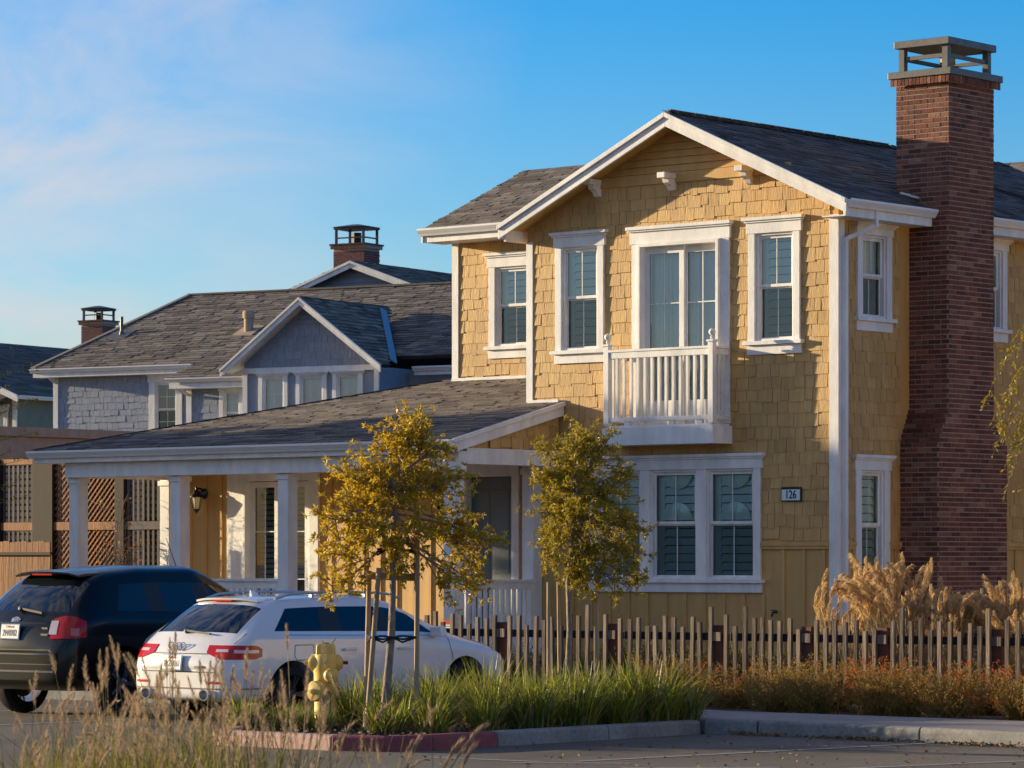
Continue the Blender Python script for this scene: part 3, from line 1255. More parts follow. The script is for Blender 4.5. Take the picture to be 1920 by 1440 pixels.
while z < 8.55:
    if z < 3.44:
        y0, y1 = 1.5, 3.25
    elif z < 3.93:
        f = (z - 3.44) / .49
        y0, y1 = 1.5 + .245 * f, 3.25 - .35 * f
    else:
        y0, y1 = 1.745, 2.9
    x0 = 0.0 if z < 6.5 else -.22
    fa = frame((0, y0, 0), (1, 0, 0), (0, 1, 0))
    fb = frame((CX, 0, 0), (0, 1, 0), (-1, 0, 0))
    if 3.44 < z < 3.93:
        # weathering course: bricks laid on the slope
        lay(fa, x0, CX, z, CH - JT, k % 2, .03)
    else:
        lay(fa, x0, CX + .006, z, CH - JT, k % 2)
    lay(fb, y0 - .004, y1, z, CH - JT, (k + 1) % 2)
    z += CH
    k += 1
# cap
b = MB()
b.box(-.27, CX + .06, 1.68, 2.96, 8.605, 8.66)
b.build('corbel_core', M['mortar'], ch)
for fr, a0, a1 in ((frame((0, 1.68, 0), (1, 0, 0), (0, 1, 0)), -.27, CX + .06), (frame((CX + .06, 0, 0), (0, 1, 0), (-1, 0, 0)), 1.68, 2.96)):
    a = a0
    while a < a1:
        bricks.append((fit(fr, a, 0, 8.565, .052, .014, .1), ch))
        a += .062
b = MB()
b.box(-.3, CX + .1, 1.64, 3.0, 8.668, 8.765)
b.build('chimney_slab', M['capmetal'], ch, bevel=.006)
for x, y in ((-.13, 1.78), (CX - .06, 1.78), (-.13, 2.82), (CX - .06, 2.82)):
    b = MB()
    b.box(x - .045, x + .045, y - .045, y + .045, 8.766, 9.1)
    b.build('cap_post', M['capmetal'], ch)
b = MB()
for zz in (8.93,):
    b.box(-.08, CX - .11, 1.76, 1.8, zz, zz + .055)
    b.box(-.08, CX - .11, 2.8, 2.84, zz, zz + .055)
    b.box(CX - .08, CX - .04, 1.83, 2.77, zz, zz + .055)
    b.box(-.15, -.11, 1.83, 2.77, zz, zz + .055)
b.build('cap_rail', M['capmetal'], ch)
b = MB()
b.box(-.22, CX + .04, 1.68, 2.92, 9.1, 9.2)
b.hexa([(-.22, 1.68, 9.2), (CX + .04, 1.68, 9.2), (CX + .04, 2.92, 9.2), (-.22, 2.92, 9.2), (0, 1.9, 9.235), (CX - .2, 1.9, 9.235), (CX - .2, 2.7, 9.235), (0, 2.7, 9.235)])
b.build('chimney_cap', M['capmetal'], ch, bevel=.005)
b = MB()
b.lathe([(.08, 8.766), (.08, 8.9), (.11, 8.9), (.11, 8.98), (.02, 8.99)], 14, Matrix.Translation((.28, 2.3, 0)))
b.build('flue_pipe', M['stucco'], ch)

# ------------------------------------------------------------------ porch
PS = .246
PE, PZ = -2.45, 3.57
def pz(y):
    return PZ + PS * (y - PE)
PX0, PX1 = -13.75, -4.93
cosr = math.hypot(1, PS)
dt = lambda y: (y - PE) * cosr
poly = [(0, 0), (PX1 - PX0, 0), (PX1 - PX0, dt(0)), (-5.58 - PX0, dt(0)), (-5.58 - PX0, dt(2.1)), (4.55, dt(2.1))]
p_, t_ = roof_plane('porch_roof', H, (PX0, PE, PZ), (1, 0, 0), (0, 1, PS), [(0, 0), (PX1 - PX0, 0), (PX1 - PX0, dt(0)), (4.55 * dt(0) / dt(2.1), dt(0))],
                    M['roof'], seed=12, under=M['trim'], expo=.14, tmin=.25, tmax=.5)
tabs += t_
p_, t_ = roof_plane('porch_roof', H, (PX0, PE, PZ), (1, 0, 0), (0, 1, PS), [(4.55 * dt(0) / dt(2.1), dt(0) + .001), (-5.58 - PX0, dt(0) + .001), (-5.58 - PX0, dt(2.1)), (4.55, dt(2.1))],
                    M['roof'], seed=13, expo=.14, tmin=.25, tmax=.5)
tabs += t_
p_, t_ = roof_plane('hip_roof', H, (PX0, PE, PZ), (0, 1, 0), (1, 0, PS), [(0, 0), (9, 0), (9, dt(2.1)), (4.55, dt(2.1))], M['roof'], tabs=False)
b = MB()
n = 24
for k in range(n):
    t0, t1 = 4.55 * k / n, 4.55 * (k + 1.15) / n
    b.bar((PX0 + t0, PE + t0, PZ + PS * t0 + .018), (PX0 + t1, PE + t1, PZ + PS * t1 + .012), .2, .008)
b.build('hip_cap', M['roofdk'], H)
b = MB()
b.box(-8.88, -5.5, 2.03, 2.07, pz(2.05), pz(2.05) + .05)
b.build('roof_flashing', M['trim'], H)
b = MB()
b.box(-5.55, PX1 - .03, -.07, -.035, pz(-.05), pz(-.05) + .05)
b.build('roof_flashing', M['trim'], H)
# front eave
gutter(H, (PX0 - .03, PE - .0, PZ - .125), (PX1 + .02, PE - .0, PZ - .125), (0, -1, 0), h=.115)
b = MB()
b.box(PX0 + .05, PX1 - .05, PE + .002, PE + .04, PZ - .2, PZ - .03)
b.box(PX0 + .05, PX0 + .09, PE + .042, 3, PZ - .2, PZ - .03)
b.build('fascia', M['trim'], H, bevel=.003)
b = MB()
b.box(PX0 + .6, PX1 - .02, -2.3, -2.12, 3.14, 3.4)
b.box(PX0 + .6, PX0 + .78, -2.118, .2, 3.14, 3.4)
b.box(-5.2, PX1 - .02, -2.118, -.001, 3.22, 3.45)
b.build('porch_beam', M['trim'], H, bevel=.004)
b = MB()
b.box(PX0 + .1, PX1 - .1, -2.4, .2, 3.41, 3.43)
b.build('porch_ceiling', M['trim'], H)
# right-hand rake over a little shingled triangle
b = MB()
b.prism([(PX1, PE - .02, PZ - .0), (PX1, .0, pz(0) + .005), (PX1, .0, pz(0) - .2), (PX1, PE - .02, PZ - .2)], (.04, 0, 0))
b.prism([(PX1 + .04, PE - .02, PZ + .005), (PX1 + .04, .0, pz(0) + .01), (PX1 + .04, .0, pz(0) - .06), (PX1 + .04, PE - .02, PZ - .06)], (.03, 0, 0))
b.build('rake_board', M['trim'], H, bevel=.004)
fpg = frame((PX1 - .04, 0, 0), (0, 1, 0), (-1, 0, 0))
b = MB()
b.prism([(PX1 - .06, -2.0, 3.45), (PX1 - .06, 0, 3.45), (PX1 - .06, 0, pz(0) - .14), (PX1 - .06, -2.0, pz(-2) - .12)], (-.05, 0, 0))
pg = b.build('porch_gable', M['batten'], H)
shk += shake_items(fpg, -1.6, -.05, 3.46, 4.1, pg, top=lambda a: pz(a) - .12, seed=21)

# posts
def porch_post(x, y, z0=.5, z1=3.2, s=.105):
    b = MB()
    b.box(x - s, x + s, y - s, y + s, z0, z1)
    b.box(x - s - .025, x + s + .025, y - s - .025, y + s + .025, z0, z0 + .16)
    b.box(x - s - .025, x + s + .025, y - s - .025, y + s + .025, z1 - .14, z1 - .06)
    return b.build('porch_post', M['trim'], H, bevel=.005)
for x, y, zt in ((-13.05, -2.1, 3.14), (-10.78, -2.1, 3.14), (-8.5, -2.1, 3.14), (-5.3, -2.0, 3.2), (-13.2, .02, 3.14), (-5.42, -.11, 3.2)):
    porch_post(x, y, z1=zt + .05)
# platform
b = MB()
b.box(-13.3, -5.15, -2.25, .04, .1, .46)
b.box(-13.3, -5.1, -2.3, .045, .462, .5)
b.build('porch_floor', M['trim'], H)
# wall behind the porch
d1 = (-11.62, -10.2, .52, 3.1)
d2 = (-6.95, -6.02, .52, 3.1)
b = MB(FP)
wall_boxes(b, -12.98, XL, .1, 3.42, [d1, d2])
b.box(-12.98, -12.83, .15, 6, .1, 3.6)
pw = b.build('porch_wall', M['batten'], H)
a = -12.9
while a < -5.8:
    if not (-12.05 < a < -10.0 or -7.1 < a < -5.85):
        b = MB(FP)
        b.wb(a, a + .055, 0, .024, .5, 3.41)
        b.build('batten', M['batten'], H)
    a += .345
for dd in (d1, d2):
    b = MB(FP)
    tw = .19 if dd is d1 else .12
    b.wb(dd[0] - tw - .2 * (dd is d1), dd[0], 0, .05, .5, 3.1)
    b.wb(dd[1], dd[1] + tw, 0, .05, .5, 3.1)
    b.wb(dd[0] - tw - .2 * (dd is d1), dd[1] + tw, 0, .055, 3.1, 3.36)
    b.wb(dd[0], dd[0] + .05, -.1, .09, .5, 3.1)
    b.wb(dd[1] - .05, dd[1], -.1, .02, .5, 3.1)
    dc = b.build('door_casing', M['trim'], H, bevel=.004)
    if dd is d1:
        xm = (dd[0] + dd[1]) / 2
        for l0, l1 in ((dd[0] + .05, xm - .003), (xm + .003, dd[1] - .05)):
            b = MB(FP)
            e = .11
            b.wb(l0, l0 + e, -.06, -.02, .52, 3.09)
            b.wb(l1 - e, l1, -.06, -.02, .52, 3.09)
            b.wb(l0 + e, l1 - e, -.06, -.02, 3.0, 3.09)
            b.wb(l0 + e, l1 - e, -.06, -.02, .52, .85)
            b.wb((l0 + l1) / 2 - .008, (l0 + l1) / 2 + .008, -.05, -.035, .85, 3.0)
            for zz in (1.55, 2.3):
                b.wb(l0 + e, l1 - e, -.051, -.034, zz - .008, zz + .008)
            b.build('door_leaf', M['trim'], dc)
            b = MB(FP)
            b.face([(l0 + e, .045, .85), (l1 - e, .045, .85), (l1 - e, .045, 3.0), (l0 + e, .045, 3.0)])
            b.build('pane', M['panedk'], dc, recalc=False)
            for k in range(17):
                zz = 1.55 + k * .085
                b = MB(FP)
                b.hexa([(l0 + e, .12, zz), (l1 - e, .12, zz), (l1 - e, .126, zz), (l0 + e, .126, zz), (l0 + e, .15, zz + .06), (l1 - e, .15, zz + .06), (l1 - e, .156, zz + .06), (l0 + e, .156, zz + .06)])
                b.build('slat', M['slat'], dc)
        b = MB(FP)
        b.tube([(xm + .06, -.02, 1.5), (xm + .06, .0, 1.5)], .02, 8)
        b.wb(xm + .04, xm + .16, .0, .02, 1.49, 1.51)
        b.build('handle', M['chrome'], dc)
    else:
        b = MB(FP)
        b.wb(dd[0] + .05, dd[1] - .05, -.08, -.03, .52, 3.09)
        lf = b.build('door_leaf', M['door'], dc)
        b = MB(FP)
        for z0_, z1_ in ((.7, 1.5), (1.65, 2.9)):
            for u0, u1 in ((dd[0] + .13, dd[0] + .42), (dd[0] + .5, dd[1] - .13)):
                b.wb(u0, u1, -.03, -.022, z0_, z1_)
        b.build('door_panel', M['door'], dc, bevel=.008)
    r_ = MB(FP)
    r_.box(dd[0] - .05, dd[1] + .05, .45, .47, .4, 3.2)
    r_.build('room_back', M['inside'], dc)

# porch railings
def railing(p, q, z0=.62, z1=1.55, n=8):
    p, q = Vector(p), Vector(q)
    rl = bpy.data.objects.new('porch_railing', None)
    COL.objects.link(rl)
    rl.parent = H
    b = MB()
    u = Vector((0, 0, 1))
    b.bar(p + u * (z1 - .07), q + u * (z1 - .07), .05, .11)
    b.bar(p + u * z1, q + u * z1, .12, .035)
    b.bar(p + u * z0, q + u * z0, .05, .07)
    b.build('handrail', M['trim'], rl)
    for k in range(n):
        c = p.lerp(q, (k + .5) / n)
        b = MB()
        b.box(c.x - .022, c.x + .022, c.y - .022, c.y + .022, z0 + .035, z1 - .125)
        b.build('baluster', M['trim'], rl)
railing((-10.67, -2.1, 0), (-8.6, -2.1, 0), n=17)
railing((-5.3, -1.88, 0), (-5.3, -.22, 0), n=13)
railing((-12.94, -2.1, 0), (-10.89, -2.1, 0), n=17)
# lanterns by the doors
def lantern(x):
    t = bpy.data.objects.new('wall_lantern', None)
    COL.objects.link(t)
    t.parent = H
    t.location = (x, .2, 2.62)
    b = MB()
    b.lathe([(.085, 0), (.085, -.03)], 16, Matrix.Translation((0, -.024, .3)) @ Matrix.Rotation(R(-90), 4, 'X') @ Matrix.Translation((0, 0, 0)))
    b.tube([(0, -.03, .32), (0, -.1, .38), (0, -.17, .38), (0, -.2, .33)], .017, 8)
    T = Matrix.Translation((0, -.2, 0))
    b.lathe([(.115, .24), (.11, .26), (.06, .31), (.05, .34), (.02, .36), (.018, .4), (.004, .42)], 16, T)
    b.lathe([(.004, -.03), (.02, 0), (.05, .03), (.055, .05)], 16, T)
    for k in range(6):
        a = math.pi * k / 3
        b.tube([T @ Vector((.055 * math.cos(a), .055 * math.sin(a), .05)), T @ Vector((.1 * math.cos(a), .1 * math.sin(a), .24))], .006, 5)
    b.build('bracket', M['dark'], t, smooth=True)
    b = MB()
    b.lathe([(.05, .05), (.095, .24)], 6, T)
    b.build('lantern_glass', M['frost'], t)
lantern(-12.55)
lantern(-7.35)

pieces(H, I4, 'shake', unit_wedge(), shk, M['shake'], 300, 'shakes')
pieces(H, I4, 'brick', unit_box(), bricks, M['brick'], 300, 'bricks')
# the lit slopes and the darker shaded-slope copy share the 300 that show largest
pieces(H, I4, 'shingle', unit_wedge(), tabs, M['roof'], 200, 'shingles')
pieces(H, I4, 'shingle', unit_wedge(), shaded_tabs, M['roofdk'], 100, 'dark_shingles')
# ------------------------------------------------------------------ the grey house behind
GR = R(10.07)
GL = (-44.733, 26.322, 0)
G = thing('grey_house', 'blue-grey shingled house with brown hip roof and gabled bay, behind the porch roof', 'house', GL, GR)
GM = Matrix.Translation(GL) @ Matrix.Rotation(GR, 4, 'Z')
gtabs, gshk = [], []
g1 = frame((0, 0, 0), (1, 0, 0), (0, 1, 0))
g2 = frame((0, -.8, 0), (1, 0, 0), (0, 1, 0))
g3 = frame((0, -1.5, 0), (1, 0, 0), (0, 1, 0))
gw1 = (3.42, 4.12, 5.25, 6.66)
b = MB(g1)
wall_boxes(b, 0, 5.1, 0, 6.95, [gw1])
b.box(0, .15, .15, 10, 0, 6.95)
b.box(14.3, 14.45, .15, 10, 0, 6.95)
b.wb(11.0, 14.45, -.15, 0, 0, 6.7)
ga = b.build('front_wall', M['gwall'], G)
gshk += shake_items(g1, .12, 4.98, 4.2, 6.86, ga, [(gw1[0] - .18, gw1[1] + .18, gw1[2] - .2, gw1[3] + .24)], seed=31)
window(G, g1, *gw1, split=.47, slats=0, back=None, rows=1, head=.2, trim=.2)
b = MB(g1)
b.wb(-.02, .14, 0, .05, 0, 6.9)
b.build('corner_board', M['trim'], G)
gw2 = (6.22, 6.74, 5.2, 6.33)
b = MB(g2)
wall_boxes(b, 5.05, 7.5, 0, 6.55, [gw2])
gb = b.build('bay_wall', M['gwall'], G)
gshk += shake_items(g2, 5.22, 6.05, 4.9, 6.5, gb, [], seed=32)
window(G, g2, *gw2, split=.47, slats=0, back='blind', rows=1, head=.16, trim=.13)
b = MB(g2)
b.wb(5.03, 5.2, 0, .05, 0, 6.5)
b.wb(7.0, 7.28, 0, .02, 0, 6.5)
b.build('corner_board', M['trim'], G)
gws = [(7.95, 8.62, 5.15, 6.63), (9.12, 9.83, 5.15, 6.63), (10.25, 10.93, 5.15, 6.63)]
AX, AZ_ = 9.4, 8.62
gsl = (AZ_ - 6.85) / (AX - 7.0)
b = MB(g3)
wall_boxes(b, 7.35, 11.5, 0, 6.8, gws)
b.prism([(7.35, 0, 6.8), (11.5, 0, 6.8), (11.5, 0, AZ_ - .08 - gsl * (11.5 - AX)), (AX, 0, AZ_ - .08), (7.35, 0, AZ_ - .08 - gsl * (AX - 7.35))], (0, .15, 0))
b.box(11.35, 11.5, .15, 3, 0, 6.8)
b.box(7.35, 7.5, .15, 1.5, 0, 6.8)
gc = b.build('gable_wall', M['gwall'], G)
gtop = lambda a: AZ_ - .1 - gsl * abs(a - AX)
gshk += shake_items(g3, 7.45, 11.4, 6.86, 7.95, gc, top=gtop, seed=33, expo=.2)
b = MB(g3)
b.wb(7.3, 11.55, 0, .05, 6.72, 6.86)
for x in (7.33, 11.4):
    b.wb(x, x + .14, 0, .045, 0, 6.72)
b.build('trim_band', M['trim'], G)
for k, wv in enumerate(gws):
    window(G, g3, *wv, split=.4, slats=0, back='blind', rows=1, head=.06, trim=.12)
zz = 7.97
while gtop(AX) - zz > .1:
    hw = (gtop(AX) - zz) / gsl - .03
    b = MB(g3)
    b.hexa([(AX - hw, 0, zz), (AX + hw, 0, zz), (AX + hw, -.04, zz), (AX - hw, -.04, zz), (AX - hw + .1, 0, zz + .12), (AX + hw - .1, 0, zz + .12), (AX + hw - .1, -.01, zz + .12), (AX - hw + .1, -.01, zz + .12)])
    b.build('gable_board', M['gwall'], G)
    zz += .13
# roofs
GP = .455
def gzr(y):
    return 7.12 + GP * (y + .4)
ry = 4.6
q = math.hypot(1, GP)
rl_ = (ry + .4) * q
p_, t_ = roof_plane('main_roof', G, (-.45, -.4, 7.12), (1, 0, 0), (0, 1, GP), [(0, 0), (15.3, 0), (15.3, rl_), (1.75, rl_)], M['roof'], seed=34, expo=.17, tmin=.3, tmax=.5, butt=(.02, .045))
gtabs += t_
bl_ = .95 * q
p_, t_ = roof_plane('lower_roof', G, (4.75, -1.35, gzr(-1.35)), (1, 0, 0), (0, 1, GP), [(0, 0), (3.2, 0), (3.2, bl_), (.35, bl_)], M['roof'], seed=35, expo=.17, tmin=.3, tmax=.5, butt=(.02, .045))
gtabs += t_
roof_plane('hip_roof', G, (-.45, -.4, 7.12), (0, 1, 0), (1.75, 0, gzr(ry) - 7.12), [(0, 0), (10, 0), (5, math.hypot(1.75, 2.275))], M['roof'], tabs=False)
roof_plane('back_roof', G, (-.45, 9.6, 7.12), (1, 0, 0), (0, -1, GP), [(0, 0), (15.3, 0), (15.3, rl_), (1.75, rl_)], M['roof'], tabs=False)
gl_ = math.hypot(AX - 6.95, AZ_ - 6.82)
p_, t_ = roof_plane('gable_roof', G, (6.95, -1.95, 6.82), (0, 1, 0), (AX - 6.95, 0, AZ_ - 6.82), [(0, 0), (.4, 0), (4.3, gl_), (0, gl_)], M['roof'], seed=36, expo=.17, tmin=.3, tmax=.5, butt=(.02, .045), under=M['trim'])
gtabs += t_
p_, t_ = roof_plane('gable_roof', G, (11.85, -1.95, 6.82), (0, 1, 0), (AX - 11.85, 0, AZ_ - 6.82), [(0, 0), (.4, 0), (4.3, gl_), (0, gl_)], M['roof'], seed=37, expo=.17, tmin=.3, tmax=.5, butt=(.02, .045), under=M['trim'])
gtabs += t_
rake('rake_board', AX + .001, AZ_, 11.88, 6.82, -1.99, .2, G)
rake('rake_board', AX - .001, AZ_, 6.92, 6.82, -1.99, .2, G)
b = MB()
b.bar((AX + .2, 1.75, 8.53), (11.75, -1.15, 6.94), .2, .03, up=(.6, 0, .8))
b.build('valley_flashing', M['flash'], G)
b = MB()
b.box(-.45, 4.9, -.4, -.36, 6.87, 7.08)
b.box(-.45, 4.9, -.36, 0, 6.87, 6.89)
b.build('fascia', M['trim'], G)
b = MB()
b.box(4.8, 7.3, -1.31, -1.27, 6.4, 6.62)
b.box(4.8, 7.3, -1.27, -.8, 6.4, 6.42)
b.build('fascia', M['trim'], G)
b = MB()
b.box(11.9, 14.8, -.4, -.36, 6.62, 6.85)
b.build('fascia', M['trim'], G)
gutter(G, (-.5, -.405, 6.99), (4.95, -.405, 6.99), (0, -1, 0))
gutter(G, (4.74, -1.352, gzr(-1.35) - .13), (7.3, -1.352, gzr(-1.35) - .13), (0, -1, 0))
gutter(G, (11.9, -.405, 6.72), (14.8, -.405, 6.72), (0, -1, 0))
b = MB()
b.bar((.02, -.33, 6.9), (.07, -.02, 6.72), .08, .07)
b.build('downpipe', M['trim'], G)
b = MB()
b.bar((5.0, -1.25, 6.42), (5.1, -.85, 6.25), .08, .07)
b.build('downpipe', M['trim'], G)
# ridge and hip caps
b = MB()
b.bar((1.3, ry, gzr(ry) + .02), (14.8, ry, gzr(ry) + .02), .26, .05)
b.bar((-.45, -.4, 7.14), (1.3, ry, gzr(ry) + .03), .24, .04)
b.build('ridge_cap', M['roofdk'], G)
# roof vents
for x, y, h, r_ in ((5.3, 1.7, .36, .13), (.95, 1.8, .42, .045)):
    b = MB()
    T = Matrix.Translation((x, y, gzr(y)))
    if r_ > .1:
        b.lathe([(r_, -.1), (r_, h), (r_ * 1.25, h), (r_ * 1.3, h + .16), (r_ * 1.1, h + .2)], 16, T)
    else:
        b.lathe([(r_ * 2.2, -.05), (r_, .14), (r_, h + .1)], 12, T)
    b.hexa([(x - .33, y - .33, gzr(y - .33) + .02), (x + .33, y - .33, gzr(y - .33) + .02), (x + .33, y + .3, gzr(y + .3) + .02), (x - .33, y + .3, gzr(y + .3) + .02),
            (x - .33, y - .33, gzr(y - .33) + .045), (x + .33, y - .33, gzr(y - .33) + .045), (x + .33, y + .3, gzr(y + .3) + .045), (x - .33, y + .3, gzr(y + .3) + .045)])
    b.build('roof_vent', M['capmetal'] if r_ < .1 else M['stucco'], G, smooth=True)
# second gable on the ridge
hx, hz, hy = 5.95, 10.27, 6.2
b = MB()
b.prism([(3.4, hy, 9.2), (8.5, hy, 9.2), (8.5, hy, 9.35), (hx, hy, hz - .12), (3.4, hy, 9.35)], (0, .15, 0))
b.prism([(3.4, hy + .15, 9.0), (8.5, hy + .15, 9.0), (8.5, hy + .15, 9.3), (hx, hy + .15, hz - .2), (3.4, hy + .15, 9.3)], (0, 6, 0))
b.build('upper_gable', M['gwall'], G)
zz = 9.36
while zz < hz - .3:
    hw = (hz - .15 - zz) / .37
    b = MB()
    b.hexa([(hx - hw, hy - .035, zz), (hx + hw, hy - .035, zz), (hx + hw, hy, zz), (hx - hw, hy, zz), (hx - hw + .3, hy - .01, zz + .15), (hx + hw - .3, hy - .01, zz + .15), (hx + hw - .3, hy, zz + .15), (hx - hw + .3, hy, zz + .15)])
    b.build('gable_board', M['gwall'], G)
    zz += .16
rake('rake_board', hx + .001, hz, 8.75, 9.28, hy - .4, .2, G)
rake('rake_board', hx - .001, hz, 3.1, 9.26, hy - .4, .2, G)
for sx in (-1, 1):
    ex = 3.08 if sx < 0 else 8.77
    ll = math.hypot(hx - ex, hz - 9.27)
    p_, t_ = roof_plane('upper_roof', G, (ex, hy - .36, 9.27), (0, 1, 0), (hx - ex, 0, hz - 9.27), [(0, 0), (7, 0), (7, ll), (0, ll)], M['roof'], seed=38, expo=.17, tmin=.3, tmax=.5, butt=(.02, .045))
    gtabs += t_

def far_chimney(par, x, y, z0, z1, wx, wy, name='chimney', tall=.42):
    c = bpy.data.objects.new(name, None)
    COL.objects.link(c)
    c.parent = par
    b = MB()
    b.box(x + .008, x + wx - .008, y + .008, y + wy - .008, z0, z1)
    b.box(x - .06, x + wx + .06, y - .06, y + wy + .06, z1, z1 + .1)
    b.build('mortar_core', M['mortar'], c)
    b = MB(); r_ = random.Random(3)
    z = z0; k = 0
    while z < z1 - .06:
        for fr, ln_ in ((frame((x, y + .008, 0), (1, 0, 0), (0, 1, 0)), wx), (frame((x + wx - .008, y, 0), (0, 1, 0), (-1, 0, 0)), wy),
                        (frame((x + .008, y + wy, 0), (0, -1, 0), (1, 0, 0)), wy)):
            a = -.1 if k % 2 else 0
            while a < ln_:
                lo, hi = max(a, 0), min(a + .195, ln_)
                if hi - lo > .03:
                    mm = fit(fr, lo, -.004, z, hi - lo, .014, .058)
                    b.add([mm @ v.co for v in unit_box().vertices], [tuple(p.vertices) for p in unit_box().polygons])
                a += .207
        z += .07
        k += 1
    a = x - .06
    while a < x + wx + .06:
        b.box(a, a + .055, y - .075, y - .06, z1, z1 + .1)
        a += .066
    b.build('bricks', M['dbrick'], c, kind='stuff')
    b = MB()
    b.box(x - .09, x + wx + .09, y - .09, y + wy + .09, z1 + .1, z1 + .15)
    for px in (x + .03, x + wx - .09):
        for py in (y + .03, y + wy - .09):
            b.box(px, px + .06, py, py + .06, z1 + .15, z1 + .15 + tall)
    zt = z1 + .15 + tall
    b.box(x, x + wx, y, y + wy, zt + .002, zt + .07)
    b.hexa([(x - .04, y - .04, zt + .07), (x + wx + .04, y - .04, zt + .07), (x + wx + .04, y + wy + .04, zt + .07), (x - .04, y + wy + .04, zt + .07),
            (x + wx * .4, y + wy * .4, zt + .16), (x + wx * .6, y + wy * .4, zt + .16), (x + wx * .6, y + wy * .6, zt + .16), (x + wx * .4, y + wy * .6, zt + .16)])
    b.box(x + .09, x + wx - .09, y + .03, y + .06, z1 + .3, z1 + .34)
    b.box(x + wx - .06, x + wx - .03, y + .09, y + wy - .09, z1 + .3, z1 + .34)
    b.build('chimney_cap', M['dark'], c)
    b = MB()
    b.lathe([(.14, z1 + .15), (.14, z1 + .15 + tall * .8)], 12, Matrix.Translation((x + wx / 2, y + wy / 2, 0)))
    b.build('flue_pipe', M['dark'], c)
    return c
far_chimney(G, 3.95, 8.0, 9.6, 10.85, 1.05, .85)
pieces(G, GM, 'shake', unit_wedge(), gshk, M['gshake'], 300, 'shakes')
pieces(G, GM, 'shingle', unit_wedge(), gtabs, M['roof'], 300, 'shingles')

# ------------------------------------------------------------------ the dark-roofed house at the far left
fx, fy = -56.99, 34.28
F = thing('dark_roofed_house', 'dark-roofed house with dull green wall and brick chimney, far behind the lattice screen', 'house', (fx, fy, 0), GR)
FM = Matrix.Translation((fx, fy, 0)) @ Matrix.Rotation(GR, 4, 'Z')
f1 = frame((0, 0, 0), (1, 0, 0), (0, 1, 0))
b = MB(f1)
fw = (.2, 1.05, 5.2, 6.5)
wall_boxes(b, -8, 1.5, 0, 6.9, [fw])
b.prism([(-8, 0, 6.9), (1.5, 0, 6.9), (1.5, 0, 7.0), (-3, 0, 8.75), (-8, 0, 7.0)], (0, .15, 0))
b.box(1.35, 1.5, .15, 13, 0, 6.95)
b.build('front_wall', M['green'], F)
window(F, f1, *fw, split=.5, slats=0, back='blind', trim=.13)
b = MB(f1)
b.wb(1.38, 1.54, 0, .05, 0, 6.9)
b.build('corner_board', M['trim'], F)
rt = []
dl = math.hypot(4.9, 2.0)
p_, t_ = roof_plane('roof', F, (1.9, -.45, 7.0), (0, 1, 0), (-4.9, 0, 2.0), [(0, 0), (14, 0), (14, dl), (0, dl)], M['roofdk'], seed=41, expo=.2, tmin=.4, tmax=.9)
rt += t_
roof_plane('roof', F, (-7.9, -.45, 7.0), (0, 1, 0), (4.9, 0, 2.0), [(0, 0), (14, 0), (14, dl), (0, dl)], M['roofdk'], tabs=False)
pieces(F, FM, 'shingle', unit_wedge(), rt, M['roofdk'], 120, 'shingles')
rake('rake_board', -3, 9.0, 1.93, 6.99, -.49, .22, F)
rake('rake_board', -3.001, 9.0, -7.93, 6.99, -.49, .22, F)
gutter(F, (1.9, -.45, 6.87), (1.9, 13, 6.87), (1, 0, 0))
b = MB()
b.prism([(-2.2, -1.1, 6.62), (1.3, -1.1, 6.62), (1.3, 0, 6.95), (-2.2, 0, 6.95)], (0, 0, .08))
b.build('lower_roof', M['roofdk'], F)
b = MB()
b.box(-2.2, 1.32, -1.2, -1.1, 6.5, 6.66)
b.build('gutter', M['gutter'], F)
b = MB()
b.tube([(-1.2, 3.2, 8.1), (-1.2, 3.2, 8.75)], .06, 8)
b.build('roof_vent', M['capmetal'], F)
far_chimney(F, .55, 4.6, 6.8, 9.5, .85, .75, tall=.32)

# the roof beyond the chimney
B2 = thing('rear_house', 'neighbouring house with brown roof just showing beyond the brick chimney', 'house', (0, 11.6, 0))
BM2 = Matrix.Translation((0, 11.6, 0))
b = MB()
b.box(-9, 8, .4, 5, 0, 7.9)
b.build('front_wall', M['batten'], B2)
rt = []
p_, t_ = roof_plane('roof', B2, (-9.3, 0, 8.0), (1, 0, 0), (0, 1, .42), [(0, 0), (18, 0), (18, 2.3), (0, 2.3)], M['roof'], seed=44, expo=.15)
rt += t_
pieces(B2, BM2, 'shingle', unit_wedge(), rt, M['roof'], 60, 'shingles')
gutter(B2, (-9.3, 0, 7.86), (8.6, 0, 7.86), (0, -1, 0))
b = MB()
b.box(-9.3, 8.6, .01, .05, 7.7, 7.9)
b.build('fascia', M['trim'], B2)

# ------------------------------------------------------------------ timber screens at the left of the porch
st = thing('stucco_garage', 'low tan stucco building behind the lattice screen', 'garage', (-21, 3.2, 0))
b = MB()
b.box(-7, 0, -.8, 6.3, .1, 4.12)
b.build('wall', M['stucco'], st)
b = MB()
b.box(-7.1, .06, -.86, 6.36, 4.125, 4.3)
b.build('parapet', M['stucco'], st, bevel=.01)

